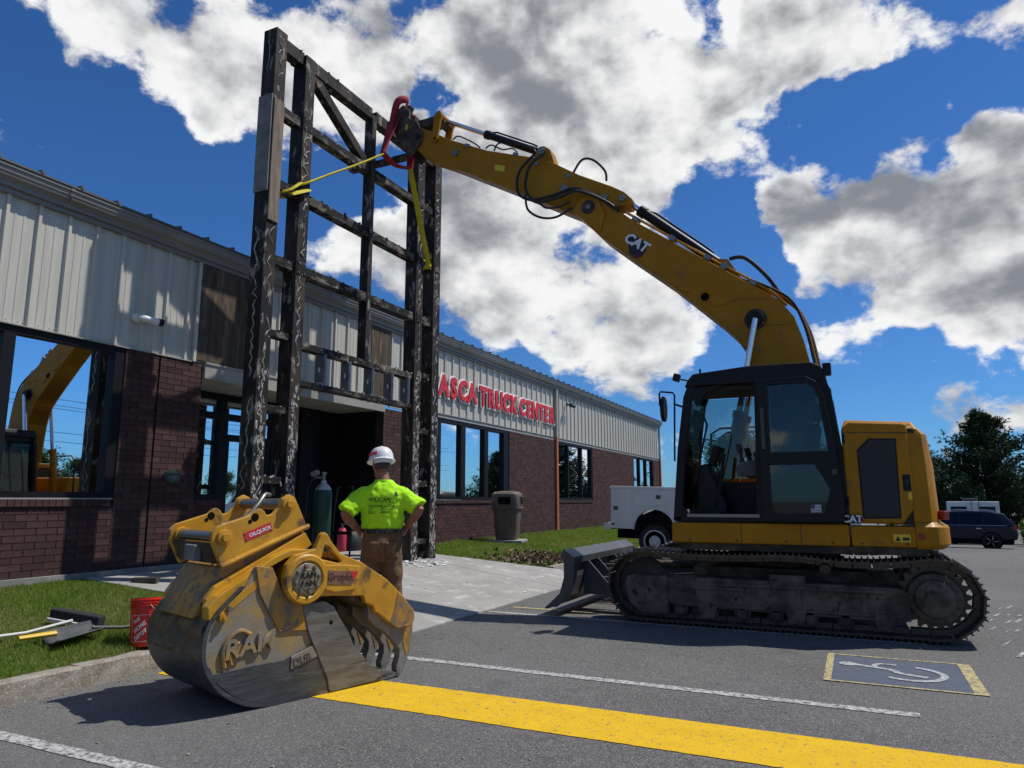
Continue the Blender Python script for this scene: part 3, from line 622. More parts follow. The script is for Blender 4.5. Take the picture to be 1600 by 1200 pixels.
# ---- tracks
def track_path():
    """closed loop of (x,z) on the shoe centre line, evenly spaced later"""
    pts = []
    xf, xr, zc, rad = -2.28, 0.62, 0.415, 0.355
    for i in range(13): a = R(90 + 180 * i / 12); pts.append((xf + rad * math.cos(a), zc + rad * math.sin(a)))
    for i in range(1, 12): pts.append((xf + (xr - xf) * i / 12, zc - rad))
    for i in range(13): a = R(-90 + 180 * i / 12); pts.append((xr + (rad + .03) * math.cos(a), zc + .005 + (rad + .005) * math.sin(a)))
    for i in range(1, 12):
        t = i / 12; x = xr + (xf - xr) * t
        sag = -.055 * math.sin(math.pi * min(t / .45, 1)) if t < .45 else -.03 * math.sin(math.pi * (t - .45) / .55)
        pts.append((x, zc + rad + .01 + sag))
    return pts
def even(pts, n):
    P_ = [V((x, 0, z)) for x, z in pts]; P_.append(P_[0]); ln = [0]
    for i in range(len(P_) - 1): ln.append(ln[-1] + (P_[i + 1] - P_[i]).length)
    res = []
    for k in range(n):
        s = ln[-1] * k / n; i = max(j for j in range(len(ln)) if ln[j] <= s + 1e-9); i = min(i, len(P_) - 2)
        t = (s - ln[i]) / (ln[i + 1] - ln[i]); p = P_[i].lerp(P_[i + 1], t); d = (P_[i + 1] - P_[i]).normalized(); res.append((p, d))
    return res
NS = 46
shoe = MB()
shoe.box((0, 0, .012), (.176, .50, .022))
for sx in (-.062, 0.0, .058): shoe.prism([(-.012, .02), (.012, .02), (.005, .048), (-.005, .048)], (sx, -.25, 0), (1, 0, 0), (0, 0, 1), (0, .50, 0))
for sy in (-.055, .055): shoe.box((0, sy, -.028), (.165, .026, .055))
for sx in (-.045, .045):
    for sy in (-.085, .085): shoe.lathe([(.012, .0), (.012, .012), (0, .012)], (sx, sy, .022), (0, 0, 1), 6)
shoe_me = shoe.mesh('track_shoe'); shoe_me.materials.append(m_track)
path = even(track_path(), NS)
for side, yc in ((-1, 8.36), (1, 10.34)):
    fr = MB()
    # track frame: sloping box beam with idler cover at the front
    fr.xz([(-2.0, .23), (-2.0, .50), (-1.6, .52), (.34, .50), (.40, .46), (.40, .19), (.30, .175), (-1.8, .20)], yc - .17, yc + .17)
    fr.bb((-1.9, yc - .20, .215), (.36, yc + .20, .245)); fr.bb((-1.45, yc - .19, .44), (.2, yc + .19, .475))
    fr.bb((-.9, yc - .15, .50), (-.55, yc + .15, .58))
    tf = part('track_frame', fr, m_tframe, exc, bevel=.008)
    for x0, x1 in ((-1.80, -1.05), (-.25, .20)): part('side_rib', MB().bb((x0, yc - .185, .395), (x1, yc - .172, .425)), m_tframe, tf, bevel=.004)
    for x in (-1.2, -.62, .0): part('frame_gusset', MB().xz([(x - .03, .25), (x + .03, .25), (x + .02, .44), (x - .02, .44)], yc - .184, yc - .171), m_tframe, tf)
    trk = bpy.data.objects.new('track', None); COL.objects.link(trk); trk.parent = exc
    for p, d in path:
        nrm = V((0, 0, 1)) if False else V((d.z, 0, -d.x)) * -1
        # loop runs anticlockwise seen from the near side: outward normal
        c = V((EX, 0, .41)); outw = V((-d.z, 0, d.x))
        if outw.dot(p - V((-.83, 0, .415))) < 0: outw = -outw
        xax = V((0, 1, 0)).cross(outw); rot = Matrix((xax, V((0, 1, 0)), outw)).transposed()
        o = bpy.data.objects.new('track_shoe', shoe_me); COL.objects.link(o); o.parent = trk
        o.location = V((p.x - EX, yc - EY, p.z)); o.rotation_euler = rot.to_euler()
    cv = MB().xz([(-2.42, .20), (-2.48, .40), (-2.44, .52), (-1.98, .53), (-1.98, .10), (-2.25, .09)], yc - .215, yc + .215)
    part('idler_guard', cv, m_tframe, tf, bevel=.03)
    idl = MB().lathe([(.0, -.10), (.20, -.10), (.29, -.06), (.29, .06), (.20, .10), (0, .10)], (-2.28, yc, .415), (0, 1, 0), 28); part('idler', idl, m_under, exc, smooth=True)
    sp_ = MB(); teeth = 21; prof = []
    for k in range(teeth * 4):
        a = 2 * math.pi * k / (teeth * 4); r_ = .325 if k % 4 in (0, 1) else .28; prof.append((.62 + r_ * math.cos(a), .42 + r_ * math.sin(a)))
    sp_.xz(prof, yc - .03, yc + .03); sproc = part('sprocket', sp_, m_track, exc)
    part('final_drive', MB().lathe([(.0, -.235), (.13, -.235), (.17, -.215), (.185, -.17), (.235, -.165), (.245, -.10), (.245, .2), (0, .2)], (.62, yc, .42), (0, 1, 0), 36), m_tframe, sproc, smooth=True)
    for k in range(16):
        bo = MB(); a = 2 * math.pi * k / 16; bo.cyl((.62 + .21 * math.cos(a), yc - .18, .42 + .21 * math.sin(a)), (.62 + .21 * math.cos(a), yc - .165, .42 + .21 * math.sin(a)), .012, 6)
        part('drive_bolt', bo, m_track, sproc)
    for x in [-1.86 + i * .335 for i in range(7)]:
        part('track_roller', MB().lathe([(0, -.17), (.05, -.17), (.05, -.14), (.085, -.13), (.085, -.05), (.07, -.04), (.07, .04), (.085, .05), (.085, .13), (.05, .14), (0, .15)], (x, yc, .165), (0, 1, 0), 18), m_under, exc, smooth=True)
    for x in (-1.55, -.65, .17):
        part('roller_guard', MB().xz([(x - .10, .22), (x + .10, .22), (x + .07, .10), (x - .07, .10)], yc - .20, yc - .175), m_tframe, tf)
    part('carrier_roller', MB().lathe([(0, -.14), (.05, -.14), (.06, -.10), (.06, .10), (0, .12)], (-.35, yc, .655), (0, 1, 0), 18), m_under, exc, smooth=True)
cbod = MB().bb((-1.75, 8.5, .28), (.05, 10.2, .62)).lathe([(.66, .62), (.66, .72), (.60, .72), (.60, .90)], (EX, EY, 0), (0, 0, 1), 40)
part('car_body', cbod, m_under, exc, bevel=.01)
# ---- dozer blade
bx = -3.22
prof = [(-.16, -.02), (-.02, .10), (.045, .30), (.05, .48), (.02, .58), (.055, .60), (.10, .58), (.10, .30), (.05, .08), (-.06, -.02)]
bl = MB().xz([(bx + a, .16 + z) for a, z in prof], 8.10, 10.60)
blade = part('dozer_blade', bl, m_blade, exc, bevel=.008)
part('blade_cap', MB().xz([(bx + .0, .72), (bx + .03, .785), (bx + .16, .70), (bx + .15, .62), (bx + .09, .72)], 8.10, 10.60), m_blade, blade, bevel=.004)
part('blade_end_plate', MB().xz([(bx - .20, .12), (bx - .03, .26), (bx + .03, .46), (bx + .03, .64), (bx + .0, .74), (bx + .03, .79), (bx + .16, .70), (bx + .15, .40), (bx + .06, .22), (bx - .06, .12)], 8.075, 8.10), m_blade, blade)
part('blade_end_plate', MB().xz([(bx - .20, .12), (bx - .03, .26), (bx + .03, .46), (bx + .03, .64), (bx + .0, .74), (bx + .03, .79), (bx + .16, .70), (bx + .15, .40), (bx + .06, .22), (bx - .06, .12)], 10.60, 10.625), m_blade, blade)
part('cutting_edge', MB().xz([(bx - .23, .095), (bx - .19, .09), (bx - .02, .24), (bx - .04, .27)], 8.1, 10.6), m_bdark, blade)
for y in (8.62, 9.0, 9.7, 10.1):
    part('blade_rib', MB().xz([(bx + .10, .66), (bx + .14, .64), (bx + .42, .34), (bx + .42, .22), (bx + .08, .22)], y - .015, y + .015), m_blade, blade)
for y in (8.82, 9.88): part('blade_arm', MB().xz([(bx + .1, .22), (bx + .1, .40), (-1.7, .52), (-1.7, .32)], y - .08, y + .08), m_blade, exc, bevel=.01)
for y in (9.1, 9.6): part('blade_cylinder', MB().tube([(bx + .12, y, .52), (-2.4, y, .56), (-2.38, y, .56), (-1.7, y, .60)], [.028, .028, .05, .05], 12), m_under, exc, smooth=True)

# ---- upper structure
UY0, UY1 = 8.12, 10.58
up = MB().bb((-1.90, UY0, .90), (-.09, UY1, 1.12)); upo = part('upper_deck', up, m_yel, exc, bevel=.02)
part('deck_panel', MB().bb((-.075, UY0 - .004, .905), (.50, UY0 + .3, 1.105)), m_yel, upo, bevel=.015)
part('deck_underside', MB().bb((-1.8, UY0 + .08, .82), (.6, UY1 - .08, .90)), m_under, upo)
# counterweight and hood in plan: rounded tail
def tail_plan(inset, x0, rx=.85):
    y0, y1 = UY0 + inset, UY1 - inset; pts = [(x0, y0)]; n = 12; xe = rx - inset
    for i in range(n + 1):
        t = i / n; a = math.pi * t
        yy = (y0 + y1) / 2 - (y1 - y0) / 2 * math.copysign(abs(math.cos(a)) ** .55, math.cos(a)); xx = .53 + (xe - .53) * math.sin(a) ** .5
        pts.append((xx, yy))
    pts.append((x0, y1)); return pts
def ring(pl, z, k=0): return [V((x, y, z + k * (x - .5))) for x, y in pl]
cw = MB(); cw.loft([ring(tail_plan(.03, .50, .83), .885), ring(tail_plan(0, .50, .85), .93), ring(tail_plan(0, .50, .845), 1.10), ring(tail_plan(.045, .50, .815), 1.15)])
cwo = part('counterweight', cw, m_yel, exc, smooth=True, bevel=.006)
cw2 = MB(); cw2.loft([ring(tail_plan(.045, .50, .815), 1.152), ring(tail_plan(.05, .50, .80), 1.7), ring(tail_plan(.06, .50, .775), 2.02), ring(tail_plan(.13, .51, .72), 2.13, -.1), ring(tail_plan(.28, .52, .64), 2.17, -.1)])
part('counterweight_upper', cw2, m_yel, cwo, smooth=True)
for y in (8.36, 10.34):
    lamp = MB().box((.735, y, 1.215), (.07, .17, .085), Matrix.Rotation(R(42 if y < 9 else -42), 3, 'Z'))
    part('tail_lamp', lamp, m_redtail, cwo, bevel=.01)
part('reflector', MB().lathe([(0, -.006), (.03, -.006), (.034, .01)], (.545, UY0 - .002, 1.01), (0, 1, 0), 20), m_redtail, cwo)
# engine door panel between cab and counterweight
hd = MB().xz([(-.10, 1.135), (-.10, 2.10), (-.02, 2.17), (.50, 2.13), (.515, 1.5), (.50, 1.27), (.40, 1.125)], UY0 + .01, UY0 + .10)
hood = part('engine_door', hd, m_yel, exc, bevel=.03, seg=3)
part('engine_bay', MB().bb((-.08, UY0 + .07, 1.13), (.56, UY1 - .04, 2.08)), m_dgrey, hood)
part('hood_top', MB().loft([[V((-.10, UY0 + .06, 2.10)), V((.60, UY0 + .06, 2.06)), V((.60, UY1 - .06, 2.06)), V((-.10, UY1 - .06, 2.10))], [V((-.06, UY0 + .18, 2.205)), V((.56, UY0 + .18, 2.155)), V((.56, UY1 - .18, 2.155)), V((-.06, UY1 - .18, 2.205))]]), m_yel, hood, bevel=.02)
gpol = [(.055, 1.19), (.045, 1.86), (.16, 1.975), (.385, 1.965), (.375, 1.195)]
gr = part('grille', MB().xz(gpol, UY0 + .001, UY0 + .02), m_dgrey, hood, bevel=.01)
part('grille_frame', MB().xz([(a + (-.012 if a < .2 else .012), z + (-.012 if z < 1.5 else .012)) for a, z in gpol], UY0 + .006, UY0 + .03), m_cab, hood)
for i in range(15): part('grille_slat', MB().bb((.06, UY0 - .004, 1.225 + i * .047), (.365, UY0 + .003, 1.236 + i * .047)), m_dgrey, gr)
part('door_latch', MB().bb((.425, UY0 - .002, 1.455), (.495, UY0 + .02, 1.615)), m_cab, hood, bevel=.01)
part('latch_handle', MB().bb((.45, UY0 - .012, 1.50), (.475, UY0 + .0, 1.57)), m_dgrey, hood, bevel=.005)
part('warning_decal', MB().bb((.462, UY0 + .006, 1.37), (.495, UY0 + .008, 1.44)), m_yeldec, hood)
wd = part('warning_decal', MB().bb((.30, UY0 - .008, .955), (.45, UY0 - .003, 1.03)), m_yeldec, upo)
part('decal_symbol', MB().xz([(.315, .965), (.365, .965), (.34, 1.015)], UY0 - .010, UY0 - .0085).bb((.38, UY0 - .010, .97), (.44, UY0 - .0085, 1.0)), m_blackdec, wd)
# CAT badge behind the cab
bp_ = part('badge', MB().xz([(-.10, 1.13), (-.10, 1.215), (.035, 1.215), (.062, 1.172), (.03, 1.13)], UY0 - .008, UY0 + .03), m_blackdec, hood)
part('badge_corner', MB().xz([(.02, 1.135), (.045, 1.172), (.022, 1.21), (.035, 1.21), (.058, 1.172), (.03, 1.135)], UY0 - .012, UY0 - .0085), m_red, bp_)
me = text_mesh('CAT', .095, .001, frame_m((-.055, UY0 - .011, 1.172), (1, 0, 0), (0, 0, 1)), offset=.003); me.transform(Matrix.Translation(-V(exc.location))); put('badge_letters', me, m_whiteflat, bp_)
# right-hand side: tanks, steps, rail
part('tank', MB().bb((-1.62, 9.78, 1.12), (-.12, UY1 - .02, 1.86)), m_yel, exc, bevel=.04, seg=3)
part('toolbox', MB().bb((-1.88, 9.80, 1.12), (-1.64, UY1 - .04, 1.45)), m_yel, exc, bevel=.03)
rl = MB()
for y in (9.85, 10.5): rl.tube([(-1.75, y, 1.45), (-1.72, y, 2.25), (-1.60, y, 2.32), (-.95, y, 2.32), (-.9, y, 1.86)], .017, 8); rl.tube([(-1.73, y, 1.9), (-.92, y, 2.05)], .014, 8)
part('handrail', rl, m_cab, exc, smooth=True)
part('right_mirror', MB().tube([(-1.74, 10.5, 2.2), (-2.0, 10.56, 2.25), (-2.05, 10.6, 2.0)], .013, 8).box((-2.05, 10.6, 1.9), (.05, .2, .32)), m_cab, exc)

# ---- cab
CY0, CY1 = 8.125, 9.03
cab = part('cab', MB().bb((-1.86, CY0, 1.125), (-.10, CY1, 1.19)), m_cab, exc, bevel=.01)
def bar(pts, w, y0, y1):   # flat pillar following (x,z) points, width w
    m_ = MB()
    for i in range(len(pts) - 1):
        a, b_ = V((pts[i][0], 0, pts[i][1])), V((pts[i + 1][0], 0, pts[i + 1][1])); t = (b_ - a).normalized(); nn_ = V((-t.z, 0, t.x)) * w / 2; e = t * w * .28
        m_.prism([(q.x, q.z) for q in (a - nn_ - e, b_ - nn_ + e, b_ + nn_ + e, a + nn_ - e)], (0, y0 + i * .0015, 0), (1, 0, 0), (0, 0, 1), (0, y1 - y0 - .003 * i, 0))
    return m_
apil = [(-1.83, 1.16), (-1.755, 1.95), (-1.67, 2.52), (-1.60, 2.70)]
for y0, y1 in ((CY0, CY0 + .10), (CY1 - .08, CY1)):
    part('front_pillar', bar(apil, .095, y0, y1), m_cab, cab, bevel=.012)
    part('rear_pillar', bar([(-.12, 1.16), (-.16, 1.95), (-.215, 2.5), (-.29, 2.70)], .10, y0, y1), m_cab, cab, bevel=.012)
part('middle_pillar', bar([(-.93, 1.16), (-.90, 2.0), (-.88, 2.70)], .11, CY0 - .004, CY0 + .10), m_cab, cab, bevel=.012)
part('middle_pillar', bar([(-.78, 1.16), (-.78, 2.70)], .06, CY1 - .07, CY1 - .004), m_cab, cab)
part('roof', MB().xz([(-1.70, 2.64), (-1.66, 2.72), (-1.60, 2.79), (-1.0, 2.835), (-.34, 2.825), (-.25, 2.78), (-.20, 2.66), (-.30, 2.60), (-.9, 2.64), (-1.4, 2.645)], CY0 - .012, CY1 + .012), m_cab, cab, bevel=.02)
part('roof_headliner', MB().bb((-1.6, CY0 + .1, 2.60), (-.3, CY1 - .08, 2.645)), m_dgrey, cab)
for pl_ in ([(-1.66, 2.62), (-1.18, 2.66), (-1.45, 2.58), (-1.58, 2.42)], [(-1.86, 1.18), (-1.70, 1.18), (-1.78, 1.34)]): part('door_opening_corner', MB().xz(pl_, CY0 + .013, CY0 + .08), m_cab, cab)
part('door_sill', MB().bb((-1.72, CY0 - .02, 1.18), (-.95, CY0 + .12, 1.212)), m_pin, cab)
part('grab_handle', MB().tube([(-1.50, CY0 + .03, 2.30), (-1.46, CY0 + .0, 2.2), (-1.62, CY0 + .0, 1.55), (-1.66, CY0 + .03, 1.5)], .012, 8), m_cab, cab, smooth=True)
# door folded back against the rear half of the cab, with its two windows
dy = CY0 - .085
dout = [(-.90, 1.15), (-.91, 2.66), (-.40, 2.665), (-.30, 2.60), (-.235, 2.45), (-.165, 1.95), (-.12, 1.4), (-.12, 1.15)]
w1 = [(-.80, 1.86), (-.80, 2.60), (-.40, 2.605), (-.335, 2.55), (-.29, 2.42), (-.225, 1.86)]
w2 = [(-.80, 1.24), (-.82, 1.36), (-.82, 1.74), (-.37, 1.74), (-.23, 1.47), (-.31, 1.22), (-.76, 1.215)]
def plate_with_holes(out, holes, y0, y1):
    bm = bmesh.new()
    def loop(p): 
        vs = [bm.verts.new((x, y0, z)) for x, z in p]; return [bm.edges.new((vs[i], vs[(i + 1) % len(vs)])) for i in range(len(vs))]
    es = loop(out)
    for h in holes: es += loop(h)
    bmesh.ops.triangle_fill(bm, use_beauty=True, edges=es)
    # drop faces that fell inside a hole
    for f in list(bm.faces):
        c = f.calc_center_median()
        if any(inside((c.x, c.z), h) for h in holes): bm.faces.remove(f)
    r_ = bmesh.ops.extrude_face_region(bm, geom=list(bm.faces)); bmesh.ops.translate(bm, verts=[g_ for g_ in r_['geom'] if isinstance(g_, bmesh.types.BMVert)], vec=(0, y1 - y0, 0))
    bmesh.ops.recalc_face_normals(bm, faces=bm.faces); bmesh.ops.translate(bm, verts=bm.verts, vec=-V(exc.location))
    me = bpy.data.meshes.new('plate'); bm.to_mesh(me); bm.free(); return me
door = put('cab_door', plate_with_holes(dout, [w1, w2], dy, dy + .045), m_cab, exc, bevel=.006)
for w_ in (w1, w2):
    part('window_pane', MB().xz(w_, dy + .02, dy + .026), m_cabglassd, door)
    gk = MB(); gk.tube([(x, dy - .002, z) for x, z in w_ + [w_[0]]], .010, 6); part('window_gasket', gk, m_rubber, door)
part('door_handle', MB().bb((-.21, dy - .03, 1.62), (-.16, dy, 1.68)), m_grey, door, bevel=.008); part('door_pull', MB().bb((-.88, dy - .02, 1.9), (-.84, dy + .01, 2.35)), m_grey, door, bevel=.008)
fl = part('flag_sticker', MB().bb((-.435, dy + .008, 1.235), (-.335, dy + .012, 1.315)), m_whiteflat, door)
m_flagb = mat('flag_blue', (0.03, 0.04, 0.16), .5)
part('flag_stripes', MB().bb((-.434, dy + .005, 1.238), (-.336, dy + .007, 1.248)).bb((-.434, dy + .005, 1.258), (-.336, dy + .007, 1.268)).bb((-.395, dy + .005, 1.28), (-.336, dy + .007, 1.288)).bb((-.395, dy + .005, 1.298), (-.336, dy + .007, 1.306)), m_flagb, fl)
part('flag_canton', MB().bb((-.434, dy + .004, 1.276), (-.396, dy + .0045, 1.314)), m_flagb, fl)
me = text_mesh('315', .085, .001, frame_m((-.70, dy + .016, 2.545), (1, 0, 0), (0, 0, 1)), xs=-1.0); me.transform(Matrix.Translation(-V(exc.location))); put('model_number', me, m_grey, door)
# glass around the cab
part('windscreen', MB().prism([(0, 0), (.74, 0), (.74, 1.40), (0, 1.40)], (-1.80, CY0 + .1, 1.26), (0, 1, 0), (.13, 0, .99), (.006, 0, 0)), m_cabglass, cab)
part('right_window', MB().xz([(-1.70, 1.62), (-1.62, 2.6), (-.34, 2.6), (-.22, 1.62)], CY1 - .035, CY1 - .03), m_cabglass, cab)
part('rear_window', MB().bb((-.17, CY0 + .1, 1.7), (-.165, CY1 - .08, 2.55)), m_cabglass, cab)
part('right_panel', MB().bb((-1.75, CY1 - .05, 1.19), (-.16, CY1 - .01, 1.58)), m_cab, cab)
part('rear_panel', MB().bb((-.18, CY0 + .1, 1.19), (-.12, CY1 - .08, 1.66)), m_cab, cab)
# inside: seat, consoles, levers, monitor
seat = MB(); sc_ = 8.60
seat.bb((-.98, sc_ - .24, 1.48), (-.50, sc_ + .24, 1.60)); st = part('seat', seat, m_rubber, cab, bevel=.04, seg=3)
part('seat_back', MB().xz([(-.56, 1.56), (-.44, 1.56), (-.30, 2.16), (-.34, 2.22), (-.44, 2.18)], sc_ - .23, sc_ + .23), m_rubber, st, bevel=.04, seg=3)
part('headrest', MB().xz([(-.38, 2.22), (-.30, 2.22), (-.27, 2.42), (-.34, 2.43)], sc_ - .13, sc_ + .13), m_rubber, st, bevel=.03)
part('seat_base', MB().bb((-.95, sc_ - .2, 1.19), (-.5, sc_ + .2, 1.49)), m_dgrey, st)
for s in (-1, 1):
    c_ = part('side_console', MB().xz([(-1.16, 1.62), (-1.20, 1.72), (-1.05, 1.80), (-.62, 1.76), (-.60, 1.64)], sc_ + s * .33 - .055, sc_ + s * .33 + .055), m_grey, cab, bevel=.015)
    part('joystick', MB().tube([(-1.12, sc_ + s * .33, 1.78), (-1.13, sc_ + s * .33, 1.86), (-1.14, sc_ + s * .33, 1.90), (-1.155, sc_ + s * .33, 1.98)], [.03, .015, .03, .028], 10), m_rubber, c_, smooth=True)
part('monitor', MB().xz([(-1.60, 1.78), (-1.52, 1.78), (-1.44, 2.0), (-1.52, 2.02)], CY1 - .24, CY1 - .06), m_rubber, cab, bevel=.012)
part('front_console', MB().xz([(-1.72, 1.19), (-1.38, 1.19), (-1.36, 1.30), (-1.50, 1.62), (-1.58, 1.80), (-1.68, 1.76)], 8.62, 8.98), m_rubber, cab, bevel=.03)
for y in (8.50, 8.62): part('travel_lever', MB().tube([(-1.52, y, 1.22), (-1.42, y, 1.5), (-1.36, y, 1.9)], .011, 8).bb((-1.62, y - .05, 1.21), (-1.42, y + .05, 1.24)), m_rubber, cab)
# lights, mirrors
part('work_light', MB().box((-1.775, CY0 - .03, 2.755), (.07, .09, .085), Matrix.Rotation(.3, 3, 'Y')).tube([(-1.74, CY0, 2.74), (-1.66, CY0 + .02, 2.72)], .012, 6), m_cab, cab, bevel=.012)
part('work_light', MB().bb((-.235, CY0 + .02, 2.68), (-.15, CY0 + .14, 2.81)), m_cab, cab, bevel=.012)
part('beacon_stub', MB().cyl((-1.53, CY0 + .1, 2.79), (-1.53, CY0 + .1, 2.86), .012, 8), m_cab, cab)
mr = MB().tube([(-1.83, CY0 - .04, 1.80), (-1.805, CY0 - .06, 2.40), (-1.80, CY0 - .06, 2.55), (-1.82, CY0 - .06, 2.58), (-1.96, CY0 - .06, 2.60), (-1.975, CY0 - .06, 2.58), (-1.975, CY0 - .06, 2.44)], .0105, 8)
mr.tube([(-1.73, CY0 + .02, 2.42), (-1.81, CY0 - .06, 2.45)], .012, 6)
part('mirror_bracket', mr, m_cab, cab, smooth=True)
part('mirror', MB().loft([[V((-1.93 + a, CY0 - .06 + d_ * .12 * s_, z)) for a, d_ in ((-.02, -1), (.02, -1), (.02, 1), (-.02, 1))] for z, s_, a_ in ((2.25, .25, 0), (2.31, .8, 0), (2.42, 1, 0), (2.50, .75, 0), (2.54, .2, 0))]), m_cab, cab, bevel=.01)

# ---- boom, stick, linkage
BY = 9.36
def arm(poly, w): return MB().xz(poly, BY - w, BY + w)
bo = [(-.36, 1.62), (-.34, 2.4), (-.385, 2.96), (-.45, 3.30), (-.54, 3.60), (-.70, 3.83), (-1.35, 4.32), (-2.53, 5.20), (-2.97, 5.59), (-3.21, 5.69), (-3.38, 5.60), (-3.39, 5.45), (-3.26, 5.33), (-3.0, 5.03), (-2.63, 4.70), (-2.05, 4.20), (-1.41, 3.58), (-1.23, 3.38), (-1.13, 3.20), (-1.07, 2.97), (-.98, 2.2), (-.92, 1.62), (-.64, 1.5)]
boom = part('boom', arm(bo, .195), m_yel, exc, bevel=.012)
def offs(pl, d):   # flange strips following lower edge
    return pl
fl_ = MB()
for i in range(13, 20):
    a, b_ = V((bo[i][0], 0, bo[i][1])), V((bo[i + 1][0], 0, bo[i + 1][1])); t = (b_ - a).normalized(); nrm = V((-t.z, 0, t.x))
    if i < 20: fl_.prism([(q.x, q.z) for q in (a - t * .004, b_ + t * .004, b_ + t * .004 - nrm * -.014, a - t * .004 - nrm * -.014)], (0, BY - .215, 0), (1, 0, 0), (0, 0, 1), (0, .43, 0))
part('boom_lower_flange', fl_, m_yel, boom)
def pin(name, x, z, r, w, par, m_=m_pin): return part(name, MB().lathe([(0, -w), (r * .55, -w), (r * .6, -w + .008), (r, -w + .012), (r, w - .012), (r * .6, w - .008), (0, w)], (x, BY, z), (0, 1, 0), 20), m_, par, smooth=True)
pin('boom_pin', -.99, 3.61, .085, .30, boom, m_cab); pin('stick_pin', -3.17, 5.50, .06, .235, boom); pin('cylinder_pin', -1.34, 4.37, .05, .20, boom)
part('cylinder_lug', MB().xz([(-1.52, 4.40), (-1.42, 4.50), (-1.30, 4.47), (-1.08, 4.08), (-1.5, 4.36)], BY - .12, BY - .085).xz([(-1.52, 4.40), (-1.42, 4.50), (-1.30, 4.47), (-1.08, 4.08), (-1.5, 4.36)], BY + .085, BY + .12), m_yel, boom)
stp = [(-6.08, 7.46), (-6.19, 7.38), (-6.22, 7.19), (-6.0, 6.91), (-5.55, 6.68), (-4.41, 6.03), (-3.58, 5.55), (-3.28, 5.38), (-3.09, 5.40), (-2.80, 5.46), (-2.60, 5.46), (-2.55, 5.54), (-2.66, 5.66), (-2.84, 5.78), (-3.32, 6.05), (-3.88, 6.43), (-4.09, 6.50), (-4.85, 6.78), (-5.55, 7.13), (-5.90, 7.36)]
stick = part('stick', arm(stp, .15), m_yel, exc, bevel=.01)
for y0 in (BY - .225, BY + .195): part('boom_nose_cheek', MB().xz([(-3.40, 5.46), (-3.32, 5.62), (-3.17, 5.67), (-3.02, 5.58), (-2.92, 5.36), (-3.0, 5.10), (-3.26, 5.33)], y0, y0 + .03), m_yel, boom, bevel=.006)
pin('stick_cylinder_pin', -2.68, 5.57, .05, .19, stick); pin('bucket_cylinder_pin', -3.93, 6.58, .055, .16, stick); pin('coupler_pin', -6.10, 7.28, .055, .22, stick, m_cab); pin('link_pin', -5.78, 7.17, .045, .21, stick)
part('cylinder_lug', MB().xz([(-4.10, 6.45), (-4.0, 6.63), (-3.90, 6.66), (-3.80, 6.58), (-3.70, 6.25)], BY - .11, BY + .11), m_yel, stick, bevel=.008)
for y0 in (BY - .151, BY + .145): part('yellow_decal', MB().prism([(0, 0), (.17, -.06), (.19, .03), (.02, .09)], (-4.72, y0, 6.42), (1, 0, 0), (0, 0, 1), (0, .006, 0)), m_yeldec, stick)
# badge on the boom: hexagon, CAT
dirb = V((.80, 0, -.60)).normalized(); upb = V((.60, 0, .80)).normalized(); ob_ = V((-2.50, BY - .199, 4.83))
hx = [(-.19, .03), (-.16, .115), (.12, .10), (.17, .02), (.17, -.10), (.10, -.16), (-.02, -.14), (-.10, -.04)]
bg_ = part('boom_badge', MB().prism(hx, ob_, dirb, upb, (0, .006, 0)), m_blackdec, boom)
m_purple = mat('badge_dark_red', (0.09, 0.008, 0.02), .5)
part('badge_corner', MB().prism([(.17, .02), (.17, -.10), (.10, -.16), (.0, -.14), (.08, -.12), (.14, -.07), (.145, .02)], ob_ + V((0, -.003, 0)), dirb, upb, (0, .002, 0)), m_purple, bg_)
me = text_mesh('CAT', .19, .002, frame_m(ob_ + dirb * -.01 + upb * .03 + V((0, -.004, 0)), dirb, upb), offset=.008, shear=.12); me.transform(Matrix.Translation(-V(exc.location))); put('badge_letters', me, m_whiteflat, bg_)
# cylinders
def cylinder(name, a, b, frac, rb, rr, par=exc, col=m_cab):
    a, b = V(a), V(b); m_ = a.lerp(b, frac)
    c = part(name, MB().tube([a, a.lerp(m_, .04), a.lerp(m_, .05), a.lerp(m_, .93), a.lerp(m_, .935), m_], [rb * .8, rb * .8, rb, rb, rb * 1.22, rb * 1.22], 18), col, par, smooth=True)
    part('rod', MB().tube([m_, b], rr, 14), m_chrome, c, smooth=True)
    part('cylinder_line', MB().tube([a.lerp(m_, .12) + V((0, 0, rb * 1.5)), a.lerp(m_, .2) + V((0, 0, rb * 1.7)), a.lerp(m_, .8) + V((0, 0, rb * 1.7)), a.lerp(m_, .9) + V((0, 0, rb * 1.05))], .014, 8), col, c, smooth=True)
    return c
cylinder('boom_cylinder', (-1.50, BY - .30, 1.20), (-.985, BY - .275, 3.60), .52, .062, .040, col=m_yel)
cylinder('boom_cylinder', (-1.50, BY + .30, 1.20), (-.985, BY + .275, 3.60), .52, .062, .040, col=m_yel)
cylinder('stick_cylinder', (-1.36, BY, 4.40), (-2.66, BY, 5.57), .86, .068, .042)
cylinder('bucket_cylinder', (-3.93, BY, 6.58), (-5.68, BY, 7.55), .58, .058, .036)
